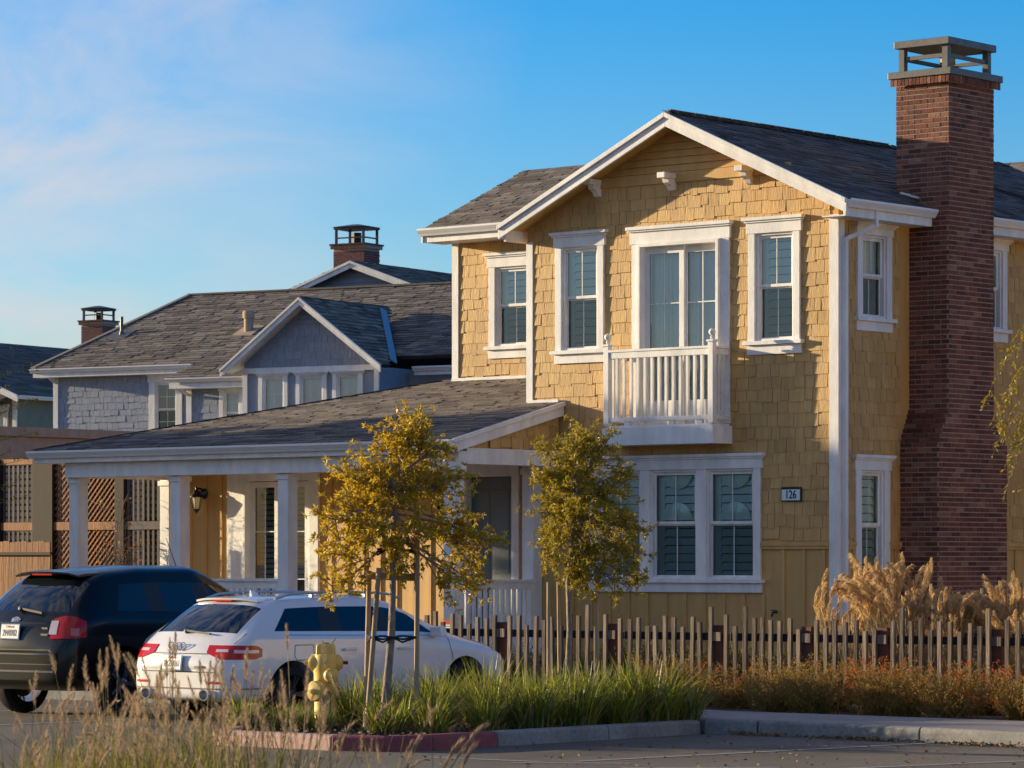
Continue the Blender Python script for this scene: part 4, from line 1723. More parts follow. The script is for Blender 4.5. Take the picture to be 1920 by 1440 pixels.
LY = 1.2
ls = thing('lattice_screen', 'tall cedar screen with diagonal lattice panel and grey slat bays beside the porch', 'screen', (0, LY, 0))
for x0, x1 in ((-19.0, -18.55), (-17.72, -17.2), (-15.66, -15.43), (-13.55, -13.4)):
    b = MB()
    b.box(x0, x1, -.07, .07, .1, 3.6)
    b.build('post', M['cedardk'], ls, bevel=.008)
for x0, x1 in ((-18.549, -17.721), (-17.199, -15.661), (-15.429, -13.551)):
    for z0, z1 in ((3.5, 3.6), (2.36, 2.5), (.2, .34)):
        b = MB()
        b.box(x0, x1, -.045, .045, z0, z1)
        b.build('rail', M['cedar'] if x0 < -15.6 else M['greywood'], ls, bevel=.004)
def slat_bay(x0, x1, z0, z1):
    x = x0 + .02
    while x < x1:
        b = MB()
        b.box(x, min(x + .055, x1), -.02, 0, z0, z1)
        b.build('slat', M['greywood'], ls)
        x += .12
    z = z0 + .06
    while z < z1:
        b = MB()
        b.box(x0, x1, .002, .016, z, z + .035)
        b.build('slat', M['greywood'], ls)
        z += .11
slat_bay(-18.54, -17.73, 2.51, 3.49)
slat_bay(-18.54, -17.73, .35, 2.35)
slat_bay(-15.42, -13.56, 2.51, 3.49)
slat_bay(-15.42, -13.56, .35, 2.35)
lat = [MB(), MB()]
for z0, z1 in ((2.51, 3.49), (.35, 2.35)):
    x0, x1 = -17.19, -15.67
    for k in range(2):
        c = -4.0
        while c < 6:
            # line x = x0 + c + t, z = z0 + t (or mirrored)
            t0, t1 = max(0, -c), min(z1 - z0, (x1 - x0) - c)
            if t1 - t0 > .06:
                y = -.014 if k == 0 else .002
                xa, xb = x0 + c + t0, x0 + c + t1
                if k:
                    xa, xb = x1 - (c + t0), x1 - (c + t1)
                b = MB()
                b.bar((xa, y, z0 + t0), (xb, y, z0 + t1), .01, .042, up=(0, 1, 0)) if False else b.prism(
                    [(xa - .02, y, z0 + t0), (xa + .02, y, z0 + t0), (xb + .02, y, z0 + t1), (xb - .02, y, z0 + t1)], (0, .012, 0))
                b.build('lath', M['cedar'], ls)
            c += .115
b = MB()
for x0, x1 in ((-18.5, -17.75), (-17.19, -15.67), (-15.42, -13.56)):
    b.box(x0, x1, .35, .37, .1, 3.4)
b.build('dark_backing', M['cedardk'], ls)  # dark sheets standing in for the shade of the open space behind
bf = thing('board_fence', 'low cedar board fence with capped top at the far left', 'fence', (0, -1.0, 0))
x = -17.6
k = 0
while x < -14.95:
    b = MB()
    b.box(x, x + .135, -.012, .012, .1, 2.14 + .012 * ((k * 7) % 3))
    b.build('board', M['cedar'], bf)
    x += .142
    k += 1
b = MB()
b.box(-17.6, -14.85, -.06, -.013, 1.93, 1.98)
b.build('rail', M['cedardk'], bf)

# ------------------------------------------------------------------ the picket fence
FY = -5.0
pf = thing('picket_fence', 'weathered picket fence of uneven heights with rusty posts along the planting strip', 'fence', (0, FY, 0))
prs = random.Random(8)
posts = [-4.7, -3.3, -1.866, -.02, 1.652, 3.015, 4.125, 5.738, 7.3, 8.9, 10.5, 12.1]
for x in posts:
    b = MB()
    b.box(x - .075, x + .075, .02, .12, .0, 1.04)
    b.build('post', M['post'], pf, bevel=.006)
    b = MB()
    b.box(x - .085, x + .07, -.006, .018, .845, .955)
    b.build('rail_end', M['picket'], pf)
for x0, x1 in zip(posts, posts[1:]):
    for z0 in (.85, .3):
        b = MB()
        b.box(x0 + .072, x1 - .088, .03, .085, z0, z0 + .095)
        b.build('rail', M['rail'], pf)
pat = [0, -.02, .16, .02, -.1, .05, -.08, .03, .17, .02, -.09, .04]
for x0, x1 in zip(posts, posts[1:]):
    n = int((x1 - x0 - .12) / .135)
    for k in range(n):
        x = x0 + .17 + (x1 - x0 - .26) * k / max(1, n - 1) + prs.uniform(-.01, .01)
        h = 1.08 + pat[(k + int(x * 3)) % 12] + prs.uniform(-.015, .015)
        b = MB()
        b.box(-.026, .026, -.022, .022, 0, h)
        o = b.build('picket', M['picket'], pf)
        o.location = (x, -.005, .03)
        o.rotation_euler = (prs.uniform(-.012, .012), prs.uniform(-.014, .014), prs.uniform(-.1, .1))
sf = thing('back_picket_fence', 'second weathered picket fence rising taller behind the feathery plumes', 'fence', (0, -3.3, 0))
x = 2.2
while x < 6.5:
    h = 1.08 + .13 * (x - 2.2) + prs.choice((-.08, 0, .05, .1))
    b = MB()
    b.box(-.024, .024, -.02, .02, 0, h)
    o = b.build('picket', M['picket'], sf)
    o.location = (x, 0, .03)
    o.rotation_euler = (prs.uniform(-.012, .012), prs.uniform(-.014, .014), 0)
    x += .14
b = MB()
b.box(2.1, 6.6, .021, .08, .85, .95)
b.build('rail', M['rail'], sf)


# the next house to the right, outside the photograph: low sun falls full on its pale wall
RH = thing('cream_house', 'pale cream house facing the brick chimney from beyond the right edge of the photograph', 'house', (15.5, -6, 0))
fr_ = frame((0, 0, 0), (0, 1, 0), (1, 0, 0))
hl_ = [(1.5, 2.4, 1.2, 2.6), (5, 6.2, 1.2, 2.6), (1.5, 2.4, 4.2, 5.6), (5, 6.2, 4.2, 5.6)]
b = MB(fr_)
wall_boxes(b, -1.5, 11, 0, 6.6, hl_)
b.box(-1.5, 11, .15, 8, 0, 6.6)
b.build('wall', M['cream'], RH)
for h_ in hl_:
    b = MB(fr_)
    b.wb(h_[0], h_[1], -.1, -.02, h_[2], h_[3])
    b.build('window', M['trim'], RH)
b = MB()
b.prism([(-.5, -2, 6.6), (4, -2, 8.8), (8.5, -2, 6.6)], (0, 13.5, 0))
b.build('roof', M['roofbase'], RH)

AH = thing('added_opposite_house', 'blue-grey house block added across the road, unseen, to darken the ground-floor pane reflections', 'house', (-27, -54, 0))  # unseen block added to hide the bright horizon in pane reflections
b = MB()
b.box(-20, 20, -6, 0, 0, 6.2)
b.build('wall', M['gwall'], AH)
b = MB()
b.prism([(-20.5, -6.6, 6.2), (-20.5, -3, 8.4), (-20.5, .6, 6.2)], (41, 0, 0))
b.build('roof', M['roofbase'], AH)
# ------------------------------------------------------------------ plants
def leaf_quad(b, p, d, ln, wd, r, fold=.25):
    """one leaf: a folded blade of two halves along d"""
    d = d.normalized()
    s = d.cross(Vector((r.uniform(-1, 1), r.uniform(-1, 1), r.uniform(-1, 1))))
    if s.length < .05:
        s = d.cross(Vector((0, 0, 1)) if abs(d.z) < .9 else Vector((1, 0, 0)))
    s.normalize()
    n = s.cross(d)
    m = p + d * ln * .45
    t = p + d * ln
    lift = n * wd * fold
    b.add([p, m + s * wd * .5 + lift, t, m - s * wd * .5 + lift], [(0, 1, 2), (0, 2, 3)])

def curve_pts(p, q, r, n=5, wob=.06, sag=0):
    p, q = Vector(p), Vector(q)
    L_ = (q - p).length
    out = []
    o1 = Vector((r.uniform(-1, 1), r.uniform(-1, 1), r.uniform(-.6, .9))) * wob * L_
    for i in range(n + 1):
        t = i / n
        k = math.sin(math.pi * t)
        out.append(p.lerp(q, t) + o1 * k + Vector((0, 0, -sag * k * L_)))
    return out

def make_tree(t, trunk, blobs, seed, lm, bark, ntwig=26, ros=7, nl=7, leaf=(.085, .026), tr=.045, forks=(.45, .98), twig_r=.007):
    """trunk: points in t's space; blobs: (centre, radius). t > trunk, crown"""
    r = random.Random(seed)
    bt = MB()
    n = len(trunk)
    bt.tube(trunk, [tr * (1.15 - .85 * i / (n - 1)) for i in range(n)], 9)
    bl = MB()
    tp = [Vector(p) for p in trunk]
    def at(f):
        x = f * (n - 1)
        i = min(int(x), n - 2)
        return tp[i].lerp(tp[i + 1], x - i)
    tot = sum(q[1] ** 2 for q in blobs)
    for c, rad in blobs:
        c = Vector(c)
        # limb to the blob
        f0 = forks[0] + (forks[1] - forks[0]) * min(1, max(0, (c.z - tp[0].z) / max(.1, tp[-1].z - tp[0].z) - .25))
        p0 = at(min(.98, max(.3, f0)))
        limb = curve_pts(p0, c, r, 5, .1)
        bt.tube(limb, [tr * .42 * (1 - .7 * i / 5) for i in range(6)], 6)
        k = max(3, int(ntwig * rad ** 2 / tot * len(blobs)))
        for _ in range(k):
            v = Vector((r.gauss(0, 1), r.gauss(0, 1), r.gauss(0, .9))).normalized()
            e = c + v * rad * r.uniform(.55, 1.08)
            s = limb[r.randint(2, 5)]
            tw = curve_pts(s, e, r, 4, .12)
            bt.tube(tw, [twig_r * (1 - .7 * i / 4) for i in range(5)], 4, cap=False)
            for j in range(ros):
                u = .35 + .65 * (j + r.random()) / ros
                x = u * 4
                i = min(int(x), 3)
                q = tw[i].lerp(tw[i + 1], x - i)
                axis = (tw[i + 1] - tw[i]).normalized()
                q = q + Vector((r.gauss(0, 1), r.gauss(0, 1), r.gauss(0, 1))) * .035
                axis = (axis + Vector((r.gauss(0, .5), r.gauss(0, .5), r.gauss(.25, .5)))).normalized()
                for m_ in range(nl):
                    d = (axis * r.uniform(.1, 1) + Vector((r.gauss(0, 1), r.gauss(0, 1), r.gauss(0, 1))).normalized() * .95)
                    leaf_quad(bl, q, d, leaf[0] * r.uniform(.6, 1.25), leaf[1] * r.uniform(.7, 1.2), r)
    bt.build('trunk', bark, t, smooth=True)
    o = bl.build('crown', lm, t, recalc=False)
    return o

def off(u, d, z):
    """a point measured along the street frontage (u), back from the street (d) and up"""
    v = CR * u + CF * d
    return (v.x, v.y, z)

# young golden tree in the island, near the hydrant
TA = Vector((3.776, -13.461, .11))
ta = thing('young_tree', 'young staked tree with golden leaves and pale slanting trunk, beside the yellow hydrant', 'tree', TA)
trunkA = [(0, 0, -.02), off(.04, 0, .45), off(.085, .02, .95), off(.1, .02, 1.45), off(.1, .03, 1.9), off(.13, .0, 2.35), off(.2, .0, 2.75), off(.3, 0, 3.1)]
blobsA = [(off(.33, .1, 3.05), .36), (off(.12, -.1, 2.95), .3), (off(.52, .1, 2.9), .26), (off(-.3, .1, 2.55), .4), (off(.1, -.1, 2.5), .42), (off(.58, .0, 2.5), .38), (off(.3, .35, 2.65), .36),
          (off(-.48, -.1, 2.15), .33), (off(-.42, .2, 1.8), .33), (off(-.12, -.3, 2.0), .34), (off(.28, -.15, 1.95), .33), (off(.7, .1, 2.1), .3), (off(.9, .15, 1.8), .33), (off(1.05, 0, 1.95), .22),
          (off(-.5, .1, 1.45), .24), (off(.25, .1, 1.62), .25), (off(.78, -.1, 1.5), .26), (off(-.15, .3, 2.3), .35), (off(1.0, .1, 1.45), .16)]
make_tree(ta, trunkA, blobsA, 5, M['leafA'], M['bark'], ntwig=17, ros=7, nl=9, leaf=(.06, .02), tr=.042, forks=(.5, .95))
# second tree, further along
TB = Vector((3.79, -10.5, .11))
tb = thing('young_tree', 'young staked tree with dense olive leaves and slim white stem, before the triple window', 'tree', TB)
trunkB = [(0, 0, -.02), off(.0, 0, .5), off(.02, .02, 1.0), off(.0, .02, 1.5), off(.05, 0, 2.0), off(.08, 0, 2.5), off(.1, 0, 2.9)]
blobsB = [(off(.05, .1, 3.05), .3), (off(.3, .1, 2.9), .36), (off(-.2, 0, 2.75), .3), (off(.1, -.1, 2.55), .42), (off(.5, .1, 2.5), .33), (off(-.22, .1, 2.25), .33), (off(.2, -.2, 2.15), .4), (off(.6, 0, 2.1), .3),
          (off(-.1, .2, 1.85), .32), (off(.3, .1, 1.75), .36), (off(.72, .1, 1.75), .26), (off(.5, -.1, 1.52), .3), (off(.1, .1, 1.5), .26), (off(.85, 0, 2.05), .14), (off(.05, .35, 2.5), .34), (off(.82, .05, 1.5), .14), (off(-.35, .1, 3.0), .14), (off(.72, 0, 2.72), .12)]
make_tree(tb, trunkB, blobsB, 6, M['leafB'], M['bark'], ntwig=16, ros=8, nl=9, leaf=(.062, .0155), tr=.036, forks=(.55, .95))

# stakes, ties and cross-board of both trees
def stake(p, q, label, grp, r_=.028):
    t = thing('tree_stake', label, 'stake', p, 0, grp)
    b = MB()
    b.tube([(0, 0, -.05), Vector(q) - Vector(p)], [r_, r_ * .93], 10)
    b.build('pole', M['stake'], t, smooth=True)
    return t
a_ = TA
stake(a_ + Vector(off(-.19, .3, 0)), a_ + Vector(off(-.15, .22, 1.56)), 'straight wooden stake behind the leaning one, left of the golden tree', 'tree stakes')
stake(a_ + Vector(off(-.17, -.05, 0)), a_ + Vector(off(-.04, -.0, 1.66)), 'leaning wooden stake crossing towards the golden tree trunk', 'tree stakes')
stake(a_ + Vector(off(.34, .1, 0)), a_ + Vector(off(.35, .05, 1.95)), 'upright wooden stake right of the golden tree trunk', 'tree stakes')
c_ = TB
stake(c_ + Vector(off(-.21, .0, 0)), c_ + Vector(off(-.21, .0, 1.5)), 'thin stake left of the white-stemmed olive tree', 'tree stakes', .022)
stake(c_ + Vector(off(-.08, .25, 0)), c_ + Vector(off(-.1, .25, 1.5)), 'thin stake between the left stake and the olive tree stem', 'tree stakes', .022)
stake(c_ + Vector(off(.33, .1, 0)), c_ + Vector(off(.31, .1, 1.55)), 'stake right of the olive tree stem', 'tree stakes', .026)
def tie(c, pts, z, label):
    t = thing('tree_tie', label, 'tie', c, 0, 'black tree ties')
    b = MB()
    for dz in (0, .035, -.03):
        b.tube([Vector((p[0], p[1], z + dz * (1 - k % 2) + (.02 if k % 2 else 0))) for k, p in enumerate(pts)], .011, 6)
    b.build('strap', M['rubber'], t, smooth=True)
tie(a_, [off(-.17, .25, 0), off(-.12, -.03, 0), off(.0, -.05, 0), off(.1, -.05, 0), off(.2, -.02, 0), off(.34, .06, 0)], .93, 'black rubber tie round the golden tree trunk at car-door height')
tie(a_, [off(-.06, .0, 0), off(.03, -.03, 0), off(.13, -.04, 0), off(.25, .0, 0), off(.35, .05, 0)], 1.82, 'black rubber tie among the golden leaves, above the cross-board')
cb = thing('cross_board', 'short wooden board joining the stakes across the golden tree trunk', 'board', a_)
b = MB()
b.bar(off(-.17, .19, 1.58), off(.37, .12, 1.56), .025, .075)
b.build('board', M['stake'], cb)
b = MB()
b.lathe([(.035, 0), (.035, .05), (.02, .06)], 10, Matrix.Translation(off(-.15, .2, 1.57)))
b.build('stake_cap', M['stucco'], cb)

# strap-leaved clumps
def blade(b, p, az, h, lean, wd, r, seg=4, droop=.5):
    d = Vector((math.cos(az), math.sin(az), 0))
    s = Vector((-d.y, d.x, 0))
    s = (s + d * r.uniform(-.6, .6)).normalized()
    vs_, fs_ = [], []
    for i in range(seg + 1):
        t = i / seg
        c = p + d * (lean * h * t ** (1.3 + droop)) + Vector((0, 0, h * (t - droop * .35 * lean * t ** 3)))
        ww = wd * (1 - t ** 2.2) * .5 + .0008
        vs_ += [c - s * ww, c + s * ww]
    for i in range(seg):
        fs_.append((2 * i, 2 * i + 1, 2 * i + 3, 2 * i + 2))
    b.add(vs_, fs_)

def clump_mesh(seed, n, h, spread, wd, lean=(.05, .8)):
    r = random.Random(seed)
    b = MB()
    for _ in range(n):
        a = r.uniform(0, 6.283)
        rr = spread * math.sqrt(r.random())
        p = Vector((rr * math.cos(a), rr * math.sin(a), -.02))
        b.cur = 1 if r.random() < .13 else 0
        blade(b, p, a + r.gauss(0, .7), h * r.choice((r.uniform(.4, .9), r.uniform(.7, 1.15))), r.uniform(*lean) * (0.5 + .8 * rr / spread) * (1.5 if b.cur else 1), wd * r.uniform(.7, 1.2), r)
    return b
protos = []
for k in range(4):
    b = clump_mesh(50 + k, 250, .62, .2, .017)
    me = b.mesh('strap_clump', recalc=False)
    me.materials.append(M['blade'])
    me.materials.append(M['straw'])
    protos.append(me)
for k in range(2):
    b = clump_mesh(60 + k, 210, .36, .17, .014, (.1, 1.0))
    me = b.mesh('strap_clump', recalc=False)
    me.materials.append(M['blade'])
    me.materials.append(M['straw'])
    protos.append(me)
dead = []
for k in range(2):
    b = clump_mesh(70 + k, 60, .22, .22, .01, (.6, 1.9))
    me = b.mesh('dead_blades', recalc=False)
    me.materials.append(M['straw'])
    dead.append(me)
cl = [((2.35, -13.2), 4, 1.0, 'bright strap-leaved clump just left of the yellow hydrant'), ((2.75, -13.75), 4, .95, 'low strap-leaved clump at the kerb in front of the hydrant'),
      ((2.5, -14.2), 5, 1.0, None), ((3.0, -14.05), 5, 1.0, None), ((3.35, -13.95), 4, 1.05, 'sunny strap-leaved clump between the hydrant and the golden tree trunk'), ((3.0, -13.1), 1, .8, None), ((3.4, -13.1), 0, .85, None),
      ((4.25, -13.9), 5, 1.15, 'low sunlit strap-leaved clump right of the golden tree trunk'), ((4.7, -13.75), 4, 1.15, None), ((4.35, -13.3), 0, .9, None), ((4.85, -13.1), 2, .85, None), ((3.85, -12.9), 1, .95, None),
      ((4.9, -12.4), 0, 1.0, None), ((4.45, -12.5), 1, 1.05, None), ((4.0, -12.2), 3, 1.05, None), ((4.85, -11.7), 2, 1.05, None), ((4.4, -11.7), 0, 1.1, None), ((4.0, -11.5), 1, 1.05, None),
      ((4.95, -11.05), 3, 1.05, None), ((4.5, -11.0), 1, 1.15, None), ((4.05, -10.8), 2, 1.05, None), ((4.9, -10.45), 0, 1.2, 'tall strap-leaved clump at the far end of the island by the pavement'), ((4.45, -10.3), 2, 1.2, None),
      ((4.0, -10.1), 3, 1.1, None), ((3.5, -10.5), 1, 1.0, None), ((3.4, -11.4), 2, 1.0, None), ((3.4, -12.2), 0, 1.0, None), ((2.7, -12.4), 3, .9, None), ((2.6, -11.2), 1, .9, None), ((5.0, -10.0), 1, 1.0, None)]
cr_ = random.Random(4)
rows_ = {}
for (x, y), pi_, s, lab in cl:
    o = bpy.data.objects.new('strap_leaf_clump', protos[pi_])
    COL.objects.link(o)
    o.location = (x, y, .1)
    o.rotation_euler = (0, 0, cr_.uniform(0, 6.28))
    sc_ = s * cr_.uniform(.72, 1.12)
    o.scale = (sc_, sc_, sc_ * cr_.uniform(.9, 1.1))
    tag(o, lab or 'clump', 'grass clump', 'strap-leaved clumps in the island')
    if not lab:
        rows_.setdefault(0 if y < -12.8 else 1 if y < -11.3 else 2, []).append(o)
for k_, f_ in ((0, 'front'), (1, 'middle'), (2, 'rear')):
    by_place(rows_[k_], 'green strap-leaved clump, %%s from the left in the %s row of the island' % f_)
b = MB()
for x, y, dz in [(q[0][0], q[0][1], 0) for q in cl]:
    for _ in range(36):
        a = cr_.uniform(0, 6.28)
        rr = cr_.uniform(.12, .3)
        blade(b, Vector((x + rr * math.cos(a), y + rr * math.sin(a), .11)), a + cr_.gauss(0, .8), cr_.uniform(.08, .2), cr_.uniform(.8, 2.2), .009, cr_, 3)
b.build('dead_grass', M['straw'], kind='stuff', recalc=False)
b = MB()
for _ in range(2600):
    x, y = cr_.uniform(2.3, 5.2), cr_.uniform(-14.75, -9.9)
    if x < 2.7 and y < -14.2:
        continue
    s = cr_.uniform(.012, .045)
    a = cr_.uniform(0, 3.14)
    z = .112 + cr_.uniform(0, .02)
    b.add([(x - s * math.cos(a), y - s * math.sin(a), z), (x + s * .3 * math.sin(a), y - s * .3 * math.cos(a), z + s * .5), (x + s * math.cos(a), y + s * math.sin(a), z + s * .2), (x - s * .3 * math.sin(a), y + s * .3 * math.cos(a), z)],
          [(0, 1, 2), (0, 2, 3), (0, 3, 1)])
b.build('mulch_chips', M['chip'], kind='stuff', recalc=False)
# white blossom in the clumps
wf = thing('white_flower', 'single small white flower among the green strap leaves', 'flower', (4.72, -12.0, .1))
b = MB()
b.tube([(0, 0, 0), (.01, 0, .4)], .004, 5)
b.build('stem', M['blade'], wf)
b = MB()
for k in range(6):
    a = k * math.pi / 3
    d = Vector((math.cos(a), math.sin(a), .25))
    leaf_quad(b, Vector((.01, 0, .4)), d, .04, .026, cr_)
b.build('petals', M['signwhite'], wf, recalc=False)

# red and brown shrubs in the strip before the fence
def shrub_mesh(seed, n, rx, rz, lm=.035, flowers=0, up=.5):
    r = random.Random(seed)
    b = MB()
    ft = MB()
    for _ in range(n):
        a = r.uniform(0, 6.283)
        base = Vector((r.gauss(0, .1), r.gauss(0, .1), 0))
        e = Vector((math.cos(a) * rx * math.sqrt(r.random()), math.sin(a) * rx * math.sqrt(r.random()), rz * r.uniform(.25, 1.05)))
        pts = curve_pts(base, e, r, 4, .12)
        b.tube(pts, [.004, .0035, .003, .002, .001], 3, cap=False)
        for j in range(15):
            t = .3 + .7 * j / 15
            x = t * 4
            i = min(int(x), 3)
            q = pts[i].lerp(pts[i + 1], x - i) + Vector((r.gauss(0, 1), r.gauss(0, 1), r.gauss(0, 1))) * .02
            d = Vector((r.gauss(0, 1), r.gauss(0, 1), r.gauss(up, 1)))
            leaf_quad(b, q, d, lm * r.uniform(.6, 1.3), lm * .3, r)
            if flowers and t > .7 and r.random() < flowers:
                for _k in range(4):
                    leaf_quad(ft, q + Vector((r.gauss(0, .012), r.gauss(0, .012), r.gauss(0, .012))), Vector((r.gauss(0, 1), r.gauss(0, 1), r.gauss(0, 1))), .035, .014, r)
    return b, ft
sp = []
for k in range(4):
    b, ft = shrub_mesh(80 + k, 170, .42, .58, .036, (.03, .14, .0, .28)[k])
    me = b.mesh('shrub_leaves', recalc=False)
    me.materials.append(M['shrub'])
    mf = ft.mesh('red_blossom', recalc=False)
    mf.materials.append(M['flower'])
    sp.append((me, mf))
x = 1.9
shr = {}
while x < 12.3:
    for row, y in ((0, -7.4), (1, -6.35)):
        px = x + cr_.uniform(-.15, .15)
        if px < 4.3 and row == 0:
            continue
        i = cr_.choice((0, 1, 2, 3, 0, 2)) if px > 3.2 else cr_.choice((0, 2))
        red = i in (1, 3)
        t = thing('flowering_shrub' if red else 'low_shrub', 'shrub', 'shrub', (px, y + cr_.uniform(-.15, .15), .1), cr_.uniform(0, 6.28), 'red and brown shrubs along the picket fence')
        s = cr_.uniform(1.0, 1.3)
        t.scale = (s, s, s * cr_.uniform(.8, 1.1) * (.85 if row else .9))
        link('foliage', sp[i][0], M['shrub'], t)
        if sp[i][1].vertices:
            link('blossom', sp[i][1], M['flower'], t)
        shr.setdefault((row, i), []).append(t)
    x += .62
for (row, i), os_ in shr.items():
    by_place(os_, '%s shrub, %%s such from the left, %s row before the picket fence' % (
        ('olive-brown twiggy', 'brown shrub with scattered red flowers,', 'tan leafy', 'bright red-flowering')[i].replace(' shrub with scattered red flowers,', ' red-dotted'), ('front', 'rear')[row]))
# yellow-green bushes behind the fence
b, _f = shrub_mesh(90, 150, .5, .62, .06)
ysm = b.mesh('bush_leaves', recalc=False)
ysm.materials.append(M['yshrub'])
bsh = []
for k, x in enumerate((-1.2, -.5, .2, .8, 1.45, 2.0, 2.6, -1.9)):
    t = thing('leafy_bush', 'yellow-green leafy bush behind the picket fence, below the triple window', 'bush', (x, -4.3 + .25 * math.sin(k * 2.3), .1), k * 1.3, 'yellow-green bushes behind the fence')
    t.scale = (1, 1, cr_.uniform(.85, 1.2))
    link('foliage', ysm, M['yshrub'], t)
    bsh.append(t)
by_place(bsh, 'yellow-green leafy bush behind the picket fence, %s from the left')

# feathery plume grass behind the fence
def plume(b, p, d, ln, r, n=190):
    """drooping feathery head: fine hairs hanging from a curved rachis"""
    d = d.normalized()
    pts = []
    c = p.copy()
    dirv = d.copy()
    side = Vector((r.uniform(.2, 1), r.uniform(-.6, .6), 0))
    for i in range(9):
        pts.append(c.copy())
        c = c + dirv * ln / 8
        dirv = (dirv + side * .10 + Vector((0, 0, -.1))).normalized()
    for _ in range(n):
        t = r.random() ** .8
        x = t * 8
        i = min(int(x), 7)
        q = pts[i].lerp(pts[i + 1], x - i)
        ax = (pts[i + 1] - pts[i]).normalized()
        o_ = Vector((r.gauss(0, 1), r.gauss(0, 1), r.gauss(0, .6))).normalized()
        hl = ln * .34 * (1.15 - t) * r.uniform(.5, 1.1) + .03
        e = q + ax * hl * .7 + o_ * hl * .6 + side * .045
        m_ = q.lerp(e, .5) + Vector((0, 0, .012))
        s = ax.cross(o_).normalized() * r.uniform(.0018, .0036)
        b.add([q - s, q + s, m_ + s * 1.3, m_ - s * 1.3, e + Vector((0, 0, -.03))], [(0, 1, 2, 3), (3, 2, 4)])

def plume_mesh(seed, n, h, spread, lean):
    r = random.Random(seed)
    st_, hd = MB(), MB()
    for _ in range(n):
        a = r.uniform(0, 6.283)
        p = Vector((r.gauss(0, .1), r.gauss(0, .1), 0))
        e = p + Vector((math.cos(a) * spread * r.uniform(.1, 1), math.sin(a) * spread * r.uniform(.1, 1), h * r.uniform(.62, 1)))
        e = e + Vector((lean, 0, 0))
        pts = curve_pts(p, e, r, 5, .05)
        st_.tube(pts, .003, 3, cap=False)
        plume(hd, pts[-1], (pts[-1] - pts[-2]), .34 * r.uniform(.75, 1.2), r)
    for _ in range(120):
        a = r.uniform(0, 6.283)
        blade(st_, Vector((r.gauss(0, .12), r.gauss(0, .12), 0)), a, h * r.uniform(.4, .75), r.uniform(.1, .7), .01, r)
    return st_, hd
pm = []
for k in range(3):
    s_, h_ = plume_mesh(100 + k, 40, 1.36, .42, .05)
    a, c = s_.mesh('plume_stems', recalc=False), h_.mesh('plume_heads', recalc=False)
    a.materials.append(M['straw'])
    c.materials.append(M['plume'])
    pm.append((a, c))
for k, (x, y, s, lab) in enumerate(((3.15, -4.35, .98, 'leftmost golden plume-grass clump, leaning over the fence by the corner downpipe'), (3.45, -4.0, 1.1, 'tallest golden plume-grass clump in front of the narrow ground-floor side window'),
                                (3.85, -4.3, 1.06, 'sunlit golden plume-grass clump at the foot of the brick chimney, nearest the house corner'), (4.3, -4.1, .95, 'golden plume-grass clump against the middle of the brick chimney foot'),
                                (4.75, -4.3, 1.02, 'golden plume-grass clump between the chimney foot and the rear fence'), (5.2, -4.0, 1.08, 'brown plume-grass clump in front of the taller back pickets'),
                                (5.65, -4.2, 1.12, 'tall brown plume-grass clump among the back pickets'), (6.1, -4.0, 1.16, 'rightmost tall plume-grass clump behind the fence'), (6.6, -4.2, 1.1, 'plume-grass clump beyond the right edge of the photo'))):
    t = thing('plume_grass', lab, 'ornamental grass', (x, y, .1), 1.9 * k, 'feathery plume grasses behind the fence')
    s *= 1.0 if k < 3 else .86
    t.scale = (s, s, s)
    link('stems', pm[k % 3][0], M['straw'], t)
    link('plumes', pm[k % 3][1], M['plume'], t)

# leaf litter along the pavement kerb
b = MB()
for _ in range(900):
    x = cr_.uniform(5.5, 10.4)
    y = -10.0 - .085 * (x - 5.9) - abs(cr_.gauss(0, .06)) - .03
    if cr_.random() < .35 + .4 * math.sin(x * 4):
        continue
    leaf_quad(b, Vector((x, y, .01 + cr_.uniform(0, .02))), Vector((cr_.gauss(0, 1), cr_.gauss(0, 1), cr_.gauss(0, .3))), .05, .025, cr_)
b.build('leaf_litter', M['litter'], kind='stuff', recalc=False)

b = MB()
for _ in range(260):
    x, y = cr_.uniform(5.4, 12), cr_.uniform(-16.5, -10.2)
    leaf_quad(b, Vector((x, y, .008)), Vector((cr_.gauss(0, 1), cr_.gauss(0, 1), cr_.gauss(0, .2))), .045, .022, cr_)
b.build('scattered_leaves', M['litter'], kind='stuff', recalc=False)

